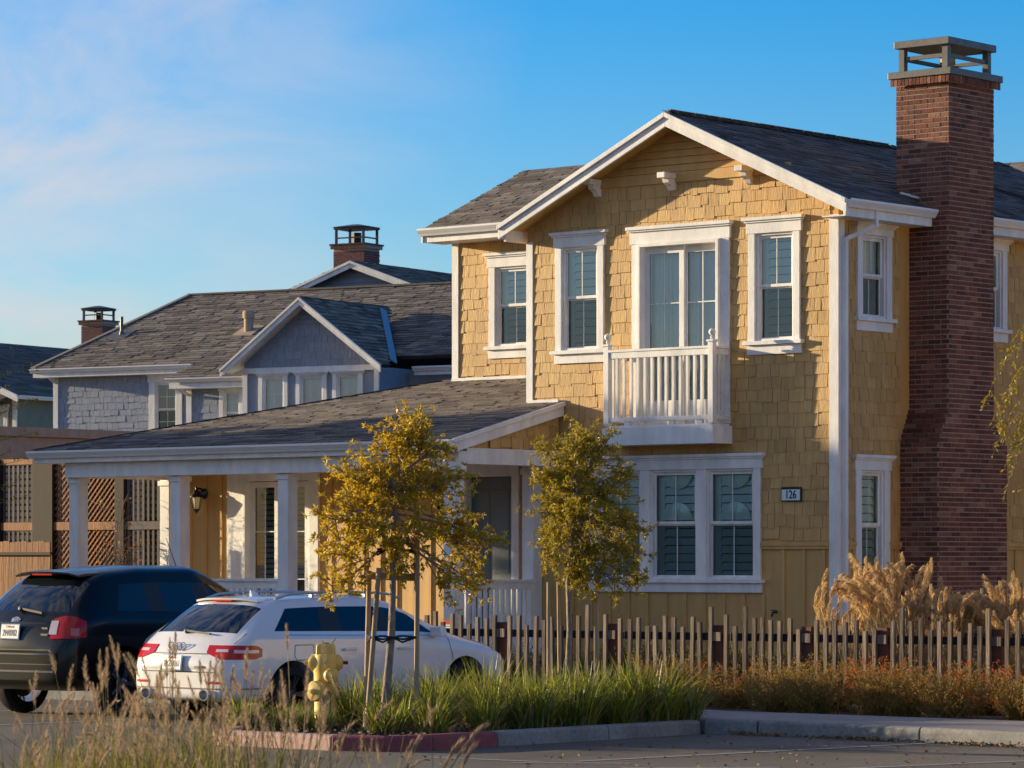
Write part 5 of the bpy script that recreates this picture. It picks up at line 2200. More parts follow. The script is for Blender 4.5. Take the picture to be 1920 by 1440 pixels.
# weeping branch of a tree beyond the right edge
wt = thing('weeping_tree', 'weeping tree with yellow-green leaflets hanging into view before the chimney', 'tree', (8.43, -7.38, .1))
r = random.Random(9)
bt, bl = MB(), MB()
bt.tube([(0, 0, 0), (.05, 0, 1.5), (0, .1, 2.6), (-.1, .1, 3.6), (.2, .2, 5)], [.1, .09, .08, .06, .03], 9)
for (u0, z0, u1, z1, ln) in ((-.35, 4.2, -1.12, 3.42, 1), (-.35, 4.3, -.8, 3.75, 1), (-.3, 3.5, -1.02, 2.85, 1), (-.25, 3.6, -.8, 3.1, 1), (-.2, 3.1, -.68, 2.45, 1), (-.2, 3.3, -.55, 2.3, 1), (-.3, 3.9, -.95, 3.15, 1), (-.2, 2.9, -.5, 2.55, 1),
                          (-.1, 4.3, -.55, 3.5, 1), (-.2, 3.7, -.62, 2.75, 1), (-.3, 3.2, -.9, 2.7, 1), (.2, 4.2, .9, 3.2, 1), (.3, 3.8, 1.0, 2.6, 1), (.2, 4.6, .8, 4.0, 1), (.1, 4.9, .5, 4.2, 1), (-.1, 4.9, -.6, 4.3, 1), (.3, 3.4, 1.1, 2.9, 1), (.2, 3.2, .7, 2.4, 1), (0, 4.6, .3, 3.6, 1), (-.25, 3.4, -.95, 2.35, 1), (-.3, 3.7, -1.05, 3.2, 1)):
    p, q = Vector(off(u0, r.uniform(-.2, .2), z0 + .25)), Vector(off(u1, r.uniform(-.3, .3), z1))
    pts = []
    for i in range(15):
        t = i / 14
        pts.append(p.lerp(q, t) + Vector((0, 0, .28 * math.sin(math.pi * t))))
    bt.tube([Vector((0, .1, 2.6 + (z0 - 3)))] + pts, [.02] + [.008 * (1 - .8 * i / 14) for i in range(15)], 5, cap=False)
    for i in range(3, 15):
        ax = (pts[i] - pts[i - 1]).normalized()
        for s in (-1, 1):
            for _ in range(2):
                o_ = Vector((r.gauss(0, 1), r.gauss(0, 1), r.gauss(-.3, .6))).normalized()
                leaf_quad(bl, pts[i - 1].lerp(pts[i], r.random()), ax * .7 + o_ * .9, .075 * r.uniform(.6, 1.1), .022, r)
    for _ in range(5):
        i = r.randint(4, 13)
        e = pts[i] + Vector((r.gauss(-.03, .09), r.gauss(0, .09), -r.uniform(.08, .25)))
        bt.tube([pts[i], e], .003, 3, cap=False)
        for j in range(9):
            c = pts[i].lerp(e, (j + 1) / 9)
            leaf_quad(bl, c, Vector((r.gauss(0, .8), r.gauss(0, .8), -.6)), .065 * r.uniform(.6, 1.1), .02, r)
bt.build('trunk', M['twig'], wt, smooth=True)
bl.build('crown', M['leafR'], wt, recalc=False)

# a few sprays of a tree beyond the left edge
lt = thing('street_tree', 'tree whose thin sprays of yellow leaves reach in at the left edge', 'tree', (-13.98, -2.83, .1))
bt, bl = MB(), MB()
bt.tube([off(-1.0, 0, 0), off(-1.0, 0, 2.2), off(-.9, 0, 3.6), off(-.8, 0, 4.6)], [.09, .08, .06, .03], 9)
for (u1, z1) in ((.25, 4.15), (.5, 3.75), (.1, 3.45), (.2, 3.0), (.0, 4.5), (-.2, 3.2), (-.3, 4.1), (.45, 4.3), (.35, 3.35), (.3, 2.75), (.5, 4.75)):
    p, q = Vector(off(-.9, 0, z1 - .3)), Vector(off(u1, r.uniform(-.3, .3), z1))
    pts = curve_pts(p, q, r, 8, .08)
    bt.tube(pts, [.012 * (1 - .8 * i / 8) for i in range(9)], 5, cap=False)
    for i in range(2, 9):
        for _ in range(5):
            leaf_quad(bl, pts[i] + Vector((r.gauss(0, .03), r.gauss(0, .03), r.gauss(0, .03))), Vector((r.gauss(0, 1), r.gauss(0, 1), r.gauss(0, 1))), .075, .026, r)
bt.build('trunk', M['twig'], lt, smooth=True)
bl.build('crown', M['leafR'], lt, recalc=False)

# bare shrub and stake before the lattice
bs = thing('bare_shrub', 'bare twiggy shrub with a few orange leaves in front of the lattice screen', 'shrub', (-13.75, -.55, .1))
bt, bl = MB(), MB()
for _ in range(46):
    a = r.uniform(0, 6.283)
    h = r.uniform(1.2, 2.75)
    sp_ = .55 * (h / 2.7)
    e = Vector((math.cos(a) * sp_ * r.random(), math.sin(a) * sp_ * r.random(), h))
    pts = curve_pts((r.gauss(0, .06), r.gauss(0, .06), 0), e, r, 6, .07)
    bt.tube(pts, [.012 - .0016 * i for i in range(7)], 4, cap=False)
    for i in range(3, 7):
        for _k in range(3):
            e2 = pts[i] + Vector((r.gauss(0, .12), r.gauss(0, .12), r.uniform(.02, .2)))
            bt.tube([pts[i], e2], .003, 3, cap=False)
            if r.random() < .22:
                leaf_quad(bl, e2, Vector((r.gauss(0, 1), r.gauss(0, 1), r.gauss(0, .7))), .09, .055, r)
bt.build('branches', M['twig'], bs, smooth=True)
bl.build('dry_leaves', M['leafO'], bs, recalc=False)
stake(Vector((-14.35, -.6, .1)), Vector((-14.6, -.65, 2.45)), 'slanting bare timber stake in front of the lattice panel', 'tree stakes', .045)

# shade tree further up the street on the left
sh = thing('shade_tree', 'leafy street tree up the road, beyond the left edge of the photograph', 'tree', (-27, -7.6, .1))
make_tree(sh, [(0, 0, 0), (.1, 0, 1.5), (0, .1, 3), (.1, .1, 4.5), (0, 0, 6)],
          [((.2, -.3, 7.0), .95), ((.2, .35, 7.05), .9), ((.2, -.4, 6.3), 1.1), ((.2, .4, 6.4), 1.1), ((.1, 1.5, 5.6), .9), ((0, -1.6, 5.5), .9), ((0, .2, 5.2), 1.2), ((0, -.9, 5.4), 1.2), ((.3, .9, 5.2), 1.2), ((.2, 0, 6.2), 1.2), ((0, -1.1, 4.2), 1.1), ((.2, .6, 4.0), 1.1), ((.2, -.3, 3.2), 1.0), ((0, 1.2, 4.3), .9), ((0, 1.0, 6.0), .9), ((0, -1.3, 6.1), .8)],
          15, M['leafD'], M['bark'], ntwig=34, ros=9, nl=8, leaf=(.24, .13), tr=.13, twig_r=.012)

# unseen trees added across the road to darken the pane reflections
for k, (x, y, s) in enumerate(((-20, -29.9, .8), (-28, -32, .85), (-24.5, -31, .75), (-36, -34.3, .9), (-11, -45, .9), (-19, -47.5, .95))):
    dup(sh, (x, y, 0), k * 1.1, 'dark leafy tree added across the road, %s of an unseen row, to darken pane reflections' % nth(k + 1)).scale = (s, s, s)

# tall dry grass on the near verge
r = random.Random(21)
def seed_stalk(st_, hd, p, az, h, lean, r, hl=.14, hw=.016):
    d = Vector((math.cos(az), math.sin(az), 0))
    pts = []
    for i in range(7):
        t = i / 6
        pts.append(p + d * lean * h * t ** 2.2 + Vector((0, 0, h * (t - .22 * lean * t ** 3))))
    st_.tube(pts, [.0035, .003, .003, .0025, .002, .002, .0015], 3, cap=False)
    # the head: a fuzzy tapered tail of fine bristles
    ax = (pts[-1] - pts[-2]).normalized()
    c = pts[-1].copy()
    n = 95
    bend = d * .05 * lean + Vector((0, 0, -.03 * lean))
    for i in range(n):
        t = i / n
        q = c + ax * hl * t + bend * t * t * 2
        o_ = Vector((r.gauss(0, 1), r.gauss(0, 1), r.gauss(0, 1)))
        o_ = (o_ - ax * o_.dot(ax)).normalized()
        wv = hw * (.5 + 1.0 * math.sin(math.pi * min(1, t * 1.0 + .12)))
        e = q + o_ * wv * r.uniform(.7, 1.25) + ax * .028
        s = ax.cross(o_) * .0022
        hd.add([q - s, q + s, e], [(0, 1, 2)])
def fg_clump(seed, n_st, n_bl, h, spread):
    r = random.Random(seed)
    st_, hd, bl = MB(), MB(), MB()
    for _ in range(n_st):
        p = Vector((r.gauss(0, spread * .5), r.gauss(0, spread * .5), 0))
        seed_stalk(st_, hd, p, r.gauss(.3, 1.0), h * r.uniform(.72, 1.08), abs(r.gauss(.08, .16)), r, hl=r.uniform(.1, .18))
    for _ in range(n_bl):
        a = r.uniform(0, 6.283)
        blade(bl, Vector((r.gauss(0, spread * .5), r.gauss(0, spread * .5), 0)), a, h * r.uniform(.5, .86), r.uniform(.05, .6), .009, r, 5)
    return st_, hd, bl
fm = []
for k in range(7):
    s_, h_, l_ = fg_clump(200 + k, (15, 19, 12, 17, 14, 9, 7)[k], (420, 380, 460, 400, 440, 26, 14)[k], 1.2, (.42, .42, .42, .42, .42, .5, .5)[k])
    tr_ = []
    for bb, nm, mm in ((s_, 'stalks', 'straw'), (h_, 'seed_heads', 'head'), (l_, 'leaf_blades', 'fgblade')):
        me = bb.mesh(nm, recalc=False)
        me.materials.append(M[mm])
        tr_.append((nm, me, M[mm]))
    fm.append(tr_)
def fgp(px, dist):
    v = CAM + CF * dist + CR * ((px - 960) / 6660 * dist)
    return (v.x, v.y, .06)
fgs = [(90, 17.5, .74, 0), (190, 18.2, .95, 1), (330, 17.2, .97, 2), (440, 18.0, .98, 3), (130, 16.4, .76, 4), (270, 16.6, .86, 0), (390, 16.6, .86, 1), (240, 19.3, .97, 3),
       (120, 19.0, .86, 4), (350, 19.2, 1.0, 0), (480, 18.6, 1.02, 5), (455, 17.2, .98, 5), (520, 17.4, .95, 5), (570, 18.0, .93, 6), (600, 17.2, .82, 6), (650, 17.8, .8, 6), (505, 16.5, .72, 1), (420, 19.0, 1.08, 5)]
fgo = {}
for k, (px, dd, s, v) in enumerate(fgs):
    t = thing('tall_dry_grass', 'grass', 'ornamental grass', fgp(px, dd), k * 1.7, 'tall dry grasses on the near verge')
    t.scale = (s, s, s)
    for nm, me, mm in fm[v]:
        link(nm, me, mm, t)
    fgo.setdefault(v > 4, []).append(t)
by_place(fgo[False], 'dense leafy clump of tall dry grass with tan seed heads, %s from the left on the near verge')
by_place(fgo[True], 'sparse tuft of tall tan seed stalks, %s sparse one from the left on the near verge')
# one long arching stalk reaching right over the kerb
ar = thing('arching_grass', 'single long seed stalk arching right in front of the red kerb', 'ornamental grass', fgp(790, 17.5))
st_, hd = MB(), MB()
for (u, z1, ln) in ((.0, 1.0, .3), (-.02, .92, .2), (.09, .9, .16), (-.16, .93, .14)):
    pts = [Vector(off(u + q * ln, 0, z1 - .5 + .58 * q - .12 * q ** 3)) for q in (0, .25, .5, .7, .85, 1)]
    st_.tube(pts, .0035, 4, cap=False)
    for i in range(150):
        t = .45 + .55 * i / 150
        x = t * 5
        j = min(int(x), 4)
        q = pts[j].lerp(pts[j + 1], x - j)
        ax = (pts[j + 1] - pts[j]).normalized()
        o_ = Vector((r.gauss(0, 1), r.gauss(0, 1), r.gauss(-.2, 1))).normalized()
        s = ax.cross(o_) * .003
        hd.add([q - s, q + s, q + ax * .06 + o_ * .018], [(0, 1, 2)])
st_.build('stalk', M['straw'], ar, recalc=False)
hd.build('seed_head', M['head'], ar, recalc=False)

# ------------------------------------------------------------------ hydrant, yard sign
hy_ = thing('fire_hydrant', 'chipped yellow fire hydrant with three outlets, half hidden in strap leaves', 'hydrant', (1.95, -12.32, .1))
hy_.location = CAM + CF * 36.9 + CR * ((611 - 960) / 6660 * 36.9)
hy_.location.z = .1
hy_.scale = (1, 1, 1.02)
aim = Vector(off(.45, -.9, 0)).normalized()
def along(p, d):
    d = Vector(d).normalized()
    return Matrix.Translation(p) @ d.to_track_quat('Z', 'Y').to_matrix().to_4x4()
b = MB()
b.lathe([(.16, 0), (.16, .05), (.122, .06), (.12, .3), (.125, .34), (.125, .56), (.135, .6), (.138, .66), (.125, .74), (.11, .76)], 24)
T = along(off(-.15, -.0, .67), off(1, 0, 0))
b.lathe([(.08, 0), (.088, .02), (.09, .15), (.085, .29), (.075, .3)], 20, T)
b.build('barrel', M['hydrant'], hy_, smooth=True)
b = MB()
b.hexa([Vector(off(x, y, z)) for x, y, z in ((-.1, -.085, .74), (.1, -.085, .74), (.1, .085, .74), (-.1, .085, .74), (-.095, -.08, .865), (.095, -.08, .865), (.095, .08, .865), (-.095, .08, .865))])
b.build('bonnet', M['hydrant'], hy_, bevel=.025)
for p, d, rr, ln, nm in ((off(.04, -.07, .545), off(.28, -1, 0), .07, .1, 'outlet'), (off(-.03, -.05, .385), off(-.75, -1, 0), .098, .13, 'outlet'), (off(.08, -.0, .36), off(.9, -.3, 0), .06, .06, 'outlet')):
    T = along(p, d)
    b = MB()
    b.lathe([(rr * .95, -.05), (rr * .95, ln * .6), (rr * 1.08, ln * .62), (rr * 1.1, ln), (rr * .95, ln + .02), (rr * .3, ln + .028), (rr * .28, ln + .05), (.004, ln + .052)], 22, T)
    o = b.build('outlet', M['hydrant'], hy_, smooth=True)
    b = MB()
    b.lathe([(.022, ln + .03), (.02, ln + .075), (.004, ln + .076)], 5, T)
    b.build('nut', M['hydrant'], o)
    b = MB()
    b.lathe([(rr * 1.0, ln * .55), (rr * 1.0, ln * .625)], 22, T)
    b.build('seam', M['rust'], o)
for s, mm in ((-1, 'hydrant'), (1, 'rust')):
    T = along(off(.15 * s, 0, .67), off(s, 0, 0))
    b = MB()
    b.lathe([(.07, 0), (.062, .02), (.03, .028), (.022, .07 if s < 0 else .03), (.004, .072 if s < 0 else .031)], 14, T)
    o = b.build('side_cap', M['hydrant'], hy_, smooth=True)
    if s > 0:
        b = MB()
        b.lathe([(.02, .028), (.02, .08), (.004, .082)], 6, T)
        b.build('nut', M['rust'], o)
b = MB()
b.lathe([(.045, 0), (.03, .012)], 6, Matrix.Translation((0, 0, .862)))
b.build('top_nut', M['rust'], hy_)
b = MB()
pts = [Vector(off(-.07, -.1, .5)), Vector(off(-.05, -.13, .42)), Vector(off(.06, -.13, .36)), Vector(off(.05, -.12, .22)), Vector(off(.05, -.11, .1))]
b.tube(pts, .006, 5)
b.build('chain', M['rust'], hy_)

ys = thing('yard_sign', 'small red octagonal yard sign on a stake just behind the picket fence', 'sign', (-3.25, -4.45, .1))
b = MB()
b.box(-.015, .015, -.01, .01, 0, .78)
b.build('stake', M['dark'], ys)
T = along((0, -.02, .84), (0, -1, 0)) @ Matrix.Rotation(R(22.5), 4, 'Z')
b = MB()
b.lathe([(.115, 0), (.115, .008)], 8, T)
pn = b.build('panel', M['red'], ys)
b = MB()
for z, hw in ((.875, .06), (.845, .075), (.81, .05)):
    b.box(-hw, hw, -.034, -.03, z - .009, z + .009)
b.build('printed_lines', M['signwhite'], pn)
# ------------------------------------------------------------------ cars
def section(s):
    """half section of a car body at one station, from the floor centre to the roof centre"""
    zb, w_, zt = s['zb'], s['w'], s['belt']
    h = zt - zb
    yl, yb, yt = s['yl'], s.get('yb', s['yl']), s.get('yt', s.get('yb', s['yl']))
    P = [(0, yl, zb), (w_ * .6, yl, zb), (w_ * .93, yl, zb + .015), (w_ * .985, yl, zb + h * .2), (w_, yl, zb + h * .45), (w_ * .995, yl, zb + h * .72), (s.get('wsh', w_ * .975), yb, zt - .035), (s.get('wb', w_ * .94), yb, zt)]
    if 'zr' in s:
        wt = s['wt']
        P += [(wt, yt, s['zw']), (wt - .035, yt, s['zw'] + .045), (wt - .14, yt + s.get('dy', 0) * .5, s['zr'] - .012), (wt * .5, yt + s.get('dy', 0), s['zr'] + .008), (0, yt + s.get('dy', 0), s['zr'] + .014)]
    else:
        wb = s.get('wb', w_ * .94)
        c = s.get('crown', .03)
        d2 = s.get('dy', 0)
        P += [(wb * .93, yb + d2 * .2, zt + c * .35), (wb * .88, yb + d2 * .3, zt + c * .5), (wb * .74, yb + d2 * .5, zt + c * .7), (wb * .4, yb + d2 * .9, zt + c * .95), (0, yb + d2, zt + c)]
    return P

def car_body(stations, glass, arches, wr):
    """stations -> closed subdivided body. glass: {(station, section cell): slot}. Returns bmesh-ready mesh with slots 0 paint, 1.. glass groups"""
    secs = [section(s) for s in stations]
    nj = len(secs[0])
    ring = 2 * nj - 2
    vs_, fs_, mi = [], [], []
    for P in secs:
        for j in range(nj):
            vs_.append(P[j])
        for j in range(nj - 2, 0, -1):
            vs_.append((-P[j][0], P[j][1], P[j][2]))
    for i in range(len(secs) - 1):
        for k in range(ring):
            a, b_ = i * ring + k, i * ring + (k + 1) % ring
            c, d = (i + 1) * ring + (k + 1) % ring, (i + 1) * ring + k
            fs_.append((a, b_, c, d))
            jj = k if k < nj - 1 else ring - 1 - k
            side = 0 if k < nj - 1 else 1
            mi.append(glass.get((i, jj), 0) * 2 - 1 + side if glass.get((i, jj), 0) > 0 and glass.get((i, jj)) < 90 else glass.get((i, jj), 0))
    for i, flip in ((0, True), (len(secs) - 1, False)):
        o = i * ring
        for j in range(nj - 1):
            a, b_ = o + j, o + j + 1
            c, d = o + (ring - j - 1) % ring, o + (ring - j) % ring
            q = [a, b_, c, d]
            u = []
            for x in q:
                if x not in u:
                    u.append(x)
            if len(u) > 2:
                fs_.append(tuple(u))
                mi.append(0)
    me = bpy.data.meshes.new('body')
    me.from_pydata(vs_, [], fs_)
    bm = bmesh.new()
    bm.from_mesh(me)
    for f, m_ in zip(bm.faces, mi):
        f.material_index = max(0, m_)
    bmesh.ops.recalc_face_normals(bm, faces=bm.faces)
    bm.to_mesh(me)
    bm.free()
    for _ in range(60):
        me.materials.append(None)
    o = bpy.data.objects.new('body', me)
    COL.objects.link(o)
    sb = o.modifiers.new('s', 'SUBSURF')
    sb.levels = sb.render_levels = 3
    cut = []
    for (y, z) in arches:
        for sx in (-1, 1):
            q = MB()
            q.lathe([(wr * 1.13, -.25), (wr * 1.13, .35)], 40, Matrix.Translation((sx * .8, y, z)) @ Matrix.Rotation(R(90) * sx, 4, 'Y'))
            co_ = q.build('cutter', M['plastic'])
            cut.append(co_)
            bo = o.modifiers.new('b', 'BOOLEAN')
            bo.operation = 'DIFFERENCE'
            bo.solver = 'EXACT'
            bo.object = co_
            bo.material_mode = 'INDEX'
    dg = bpy.context.evaluated_depsgraph_get()
    res = bpy.data.meshes.new_from_object(o.evaluated_get(dg))
    bpy.data.objects.remove(o)
    for c in cut:
        bpy.data.objects.remove(c)
    return res

def split_slots(me, groups):
    """groups: {slot: key}; everything else is 'body'. Returns {key: mesh}"""
    parts_ = {}
    vv = [v.co.copy() for v in me.vertices]
    for p in me.polygons:
        k = groups.get(p.material_index, 'body')
        mp_, vl, fl = parts_.setdefault(k, ({}, [], []))
        f = []
        for vi in p.vertices:
            if vi not in mp_:
                mp_[vi] = len(vl)
                vl.append(vv[vi])
            f.append(mp_[vi])
        fl.append(f)
    out = {}
    for k, (mp_, vl, fl) in parts_.items():
        m_ = bpy.data.meshes.new('car_' + k)
        m_.from_pydata(vl, [], fl)
        shade(m_, 35)
        out[k] = m_
    return out, vv, [tuple(p.vertices) for p in me.polygons]

class Skin:
    """ray-cast onto a finished body so lamps, seams and trims follow it"""
    def __init__(s, vv, ff):
        s.t = BVHTree.FromPolygons(vv, ff)
    def hit(s, o, d):
        h = s.t.ray_cast(Vector(o), Vector(d).normalized())
        return h[0], h[1]
    def side(s, y, z, sx=1):
        return s.hit((sx * 3, y, z), (-sx, 0, 0))
    def rear(s, x, z):
        return s.hit((x, -3, z), (0, 1, 0))
    def corner(s, a, z, c=(.25, 1.0), sx=1):
        """a: 0 = straight back, 90 = straight out to the side"""
        d = Vector((sx * math.sin(R(a)), -math.cos(R(a)), 0))
        o = Vector((sx * c[0], c[1], z))
        return s.hit(o + d * 4, -d)

def ribbon(b, pts, wdt, lift=.003):
    """thin strip lying on the skin along pts [(co, normal)]"""
    pts = [p for p in pts if p[0] is not None]
    vs_ = []
    for i, (p, n) in enumerate(pts):
        d = (pts[min(i + 1, len(pts) - 1)][0] - pts[max(i - 1, 0)][0]).normalized()
        s = d.cross(n).normalized() * wdt / 2
        vs_ += [p - s + n * lift, p + s + n * lift]
    b.add(vs_, [(2 * i, 2 * i + 1, 2 * i + 3, 2 * i + 2) for i in range(len(pts) - 1)])

def patch(rows, lift=.008, skirt=.02):
    """rows of (co, normal) -> raised lens with an edge skirt"""
    b = MB()
    m_ = len(rows[0])
    ok = all(p[0] is not None for r_ in rows for p in r_)
    if not ok:
        return b
    top = [[p + n * lift for p, n in r_] for r_ in rows]
    low = [[p - n * skirt for p, n in r_] for r_ in rows]
    vs_ = [p for r_ in top for p in r_]
    fs_ = [(i * m_ + j, i * m_ + j + 1, (i + 1) * m_ + j + 1, (i + 1) * m_ + j) for i in range(len(rows) - 1) for j in range(m_ - 1)]
    b.add(vs_, fs_)
    edge = [(0, j) for j in range(m_)] + [(i, m_ - 1) for i in range(1, len(rows))] + [(len(rows) - 1, j) for j in range(m_ - 2, -1, -1)] + [(i, 0) for i in range(len(rows) - 2, 0, -1)]
    ne = len(edge)
    b.add([top[i][j] for i, j in edge] + [low[i][j] for i, j in edge], [(k, (k + 1) % ne, ne + (k + 1) % ne, ne + k) for k in range(ne)])
    return b

def wheel(par, x, y, r_, wdt, spokes, mrim, sx):
    w_ = bpy.data.objects.new('wheel', None)
    COL.objects.link(w_)
    w_.parent = par
    w_.location = (x, y, r_)
    T = Matrix.Rotation(R(90) * sx, 4, 'Y')
    b = MB()
    b.lathe([(r_ * .66, -wdt / 2), (r_ * .9, -wdt / 2), (r_ * .985, -wdt * .36), (r_, -wdt * .2), (r_, wdt * .2), (r_ * .985, wdt * .36), (r_ * .9, wdt / 2), (r_ * .68, wdt / 2), (r_ * .64, wdt * .4)], 36, T, cap=False)
    b.build('tyre', M['rubber'], w_, smooth=True)
    b = MB()
    b.lathe([(r_ * .645, -wdt * .45), (r_ * .645, wdt * .42), (r_ * .675, wdt * .5), (r_ * .69, wdt * .45)], 36, T, cap=False)
    b.lathe([(r_ * .18, wdt * .12), (r_ * .17, wdt * .34), (r_ * .1, wdt * .38), (.004, wdt * .38)], 20, T)
    for k in range(spokes):
        a = 2 * math.pi * k / spokes + .3
        for da in (-.13, .13):
            c0 = Vector((math.cos(a + da * .4) * r_ * .14, math.sin(a + da * .4) * r_ * .14, wdt * .31))
            c1 = Vector((math.cos(a + da) * r_ * .655, math.sin(a + da) * r_ * .655, wdt * .42))
            b.bar(T @ c0, T @ c1, r_ * .085, wdt * .1, up=T.to_3x3() @ Vector((0, 0, 1)))
    b.build('rim', mrim, w_, smooth=False)
    b = MB()
    b.lathe([(r_ * .5, -.02), (r_ * .5, .0)], 24, T)
    b.build('brake_disc', M['alloydk'], w_)
    return w_

def number_plate(par, x, y, z, s, tilt=0, w_=.305, h=.155, base=.1):
    t = bpy.data.objects.new('number_plate', None)
    COL.objects.link(t)
    t.parent = par
    t.location = (x, y, z)
    t.rotation_euler = (tilt, 0, 0)
    b = MB()
    b.box(-w_ / 2 - .012, w_ / 2 + .012, 0, .012, -h / 2 - .012, h / 2 + .012)
    b.build('surround', M['chrome'], t)
    b = MB()
    b.box(-w_ / 2, w_ / 2, -.004, -.001, -h / 2, h / 2)
    b.build('panel', M['plate'], t)
    o = link('lettering', text_mesh(s, base, .001, .95, .0015), M['ink'], t)
    o.rotation_euler = (R(90), 0, 0)
    o.location = (0, -.0055, -.018)
    o.scale = (.72, 1, 1)
    o = link('lettering', text_mesh('California', .036, .001), M['red'], t)
    o.rotation_euler = (R(90), 0, 0)
    o.location = (0, -.0055, .055)
    return t

# ---- the white estate car
W = thing('estate_car', 'white estate car with silver roof rails, parked in the bay beside the island', 'car', (-0.741, -12.001, 0), R(-3.5))
ST = [dict(yl=.03, zb=.34, w=.60, belt=.60, crown=.0, wb=.56),
      dict(yl=.04, zb=.28, w=.74, belt=.66, crown=.0, wb=.70, dy=-.03),
      dict(yl=.13, zb=.25, w=.85, belt=.80, crown=.01, wb=.79, yb=.14, dy=-.09),
      dict(yl=.25, zb=.24, w=.90, belt=.985, crown=.01, wb=.81, yb=.30, dy=-.12),
      dict(yl=.45, zb=.23, w=.912, belt=1.0, wb=.87, yb=.40, zw=1.30, zr=1.40, wt=.655, yt=.80, dy=-.1),
      dict(yl=.75, zb=.21, w=.915, belt=.99, wb=.885, yb=.50, zw=1.35, zr=1.425, wt=.66, yt=1.06),
      dict(yl=1.55, zb=.21, w=.915, belt=.97, wb=.89, yb=1.62, zw=1.372, zr=1.44, wt=.665, yt=1.66),
      dict(yl=1.62, zb=.21, w=.915, belt=.97, wb=.89, yb=1.68, zw=1.373, zr=1.44, wt=.665, yt=1.73),
      dict(yl=2.5, zb=.21, w=.915, belt=.955, wb=.89, yb=2.48, zw=1.372, zr=1.44, wt=.665, yt=2.38),
      dict(yl=2.6, zb=.21, w=.915, belt=.955, wb=.89, yb=2.6, zw=1.37, zr=1.438, wt=.665, yt=2.47),
      dict(yl=3.3, zb=.21, w=.912, belt=.945, wb=.88, yb=3.46, zw=1.31, zr=1.40, wt=.64, yt=2.82, dy=-.06),
      dict(yl=3.62, zb=.21, w=.91, belt=.93, wb=.84, yb=3.62, crown=.055, dy=.12),
      dict(yl=4.05, zb=.22, w=.905, belt=.88, wb=.80, yb=4.02, crown=.05, dy=.1),
      dict(yl=4.4, zb=.23, w=.87, belt=.79, wb=.76, yb=4.42, crown=.045, dy=.1),
      dict(yl=4.6, zb=.25, w=.78, belt=.68, wb=.68, yb=4.6, crown=.03, dy=.1),
      dict(yl=4.72, zb=.3, w=.6, belt=.55, wb=.52, yb=4.72, crown=.02)]
def cells(i0, i1, j0, j1, v):
    return {(i, j): v for i in range(i0, i1) for j in range(j0, j1)}
GLS = {}
GLS.update(cells(3, 4, 9, 12, 1))
GLS.update(cells(5, 6, 7, 8, 2))
GLS.update(cells(7, 8, 7, 8, 3))
GLS.update(cells(9, 10, 7, 8, 4))
GLS.update(cells(6, 7, 7, 8, 5))
GLS.update(cells(8, 9, 7, 8, 6))
GLS.update(cells(10, 11, 9, 12, 7))
names = {}
for v, nm in ((1, 'rear_window'), (2, 'quarter_window'), (3, 'rear_side_window'), (4, 'front_side_window'), (5, 'pillar'), (6, 'pillar'), (7, 'windscreen')):
    for s in (0, 1):
        names[v * 2 - 1 + s] = nm if v in (1, 7) else nm + '|%d%d' % (v, s)
def build_car(par, ST, GLS, names, arches, wr, paint, glass):
    me = car_body(ST, GLS, arches, wr)
    prt, vv, ff = split_slots(me, names)
    for k, m_ in prt.items():
        nm = k.split('|')[0]
        mm = paint if nm == 'body' else (M['gloss_black'] if nm == 'pillar' else glass)
        m_.materials.clear()
        o = link(nm, m_, mm, par)
    return Skin(vv, ff)
sk = build_car(W, ST, GLS, names, [(.98, .33), (3.78, .33)], .335, M['white'], M['carglass'])

def underbody(par, L_, wd, arches, wr, z=.26):
    b = MB()
    b.box(-wd, wd, .25, L_ - .3, z, z + .1)
    for y in arches:
        b.box(-wd - .05, wd + .05, y - .3, y + .3, z + .1, .8)
    b.build('underbody', M['dark'], par)
underbody(W, 4.72, .6, (.98, 3.78), .335)
for y in (.98, 3.78):
    for s in (-1, 1):
        wheel(W, .80 * s, y, .325, .225, 5, M['alloydk'], s)

def lamp_grid(sk, a0, a1, zlo, zhi, n=14, m=4, sx=1, c=(.25, 1.0)):
    rows = []
    for i in range(n):
        t = i / (n - 1)
        a = a0 + (a1 - a0) * t
        rows.append([sk.corner(a, zlo(t) + (zhi(t) - zlo(t)) * j / (m - 1), c, sx) for j in range(m)])
    return rows
for s in (-1, 1):
    rows = lamp_grid(sk, 12, 53, lambda t: .80 - .07 * min(1, t * 3.2) + .03 * max(0, t - .85) / .15, lambda t: .885 + .0 * t - .04 * max(0, t - .9) / .1, sx=s)
    o = patch(rows).build('tail_light', M['lamp'], W, smooth=True)
    rows = lamp_grid(sk, 20, 30, lambda t: .81, lambda t: .84, 6, 3, s)
    patch(rows, .0105).build('reversing_lens', M['lampclear'], o, smooth=True)
    rows = lamp_grid(sk, 34, 50, lambda t: .80, lambda t: .835, 8, 3, s)
    patch(rows, .0105).build('indicator_lens', M['lampclear'] if s > 0 else M['amber'], o, smooth=True)
    rows = lamp_grid(sk, 14, 26, lambda t: .455, lambda t: .482, 6, 3, s)
    patch(rows, .006).build('reflector', M['lamp'], W, smooth=True)
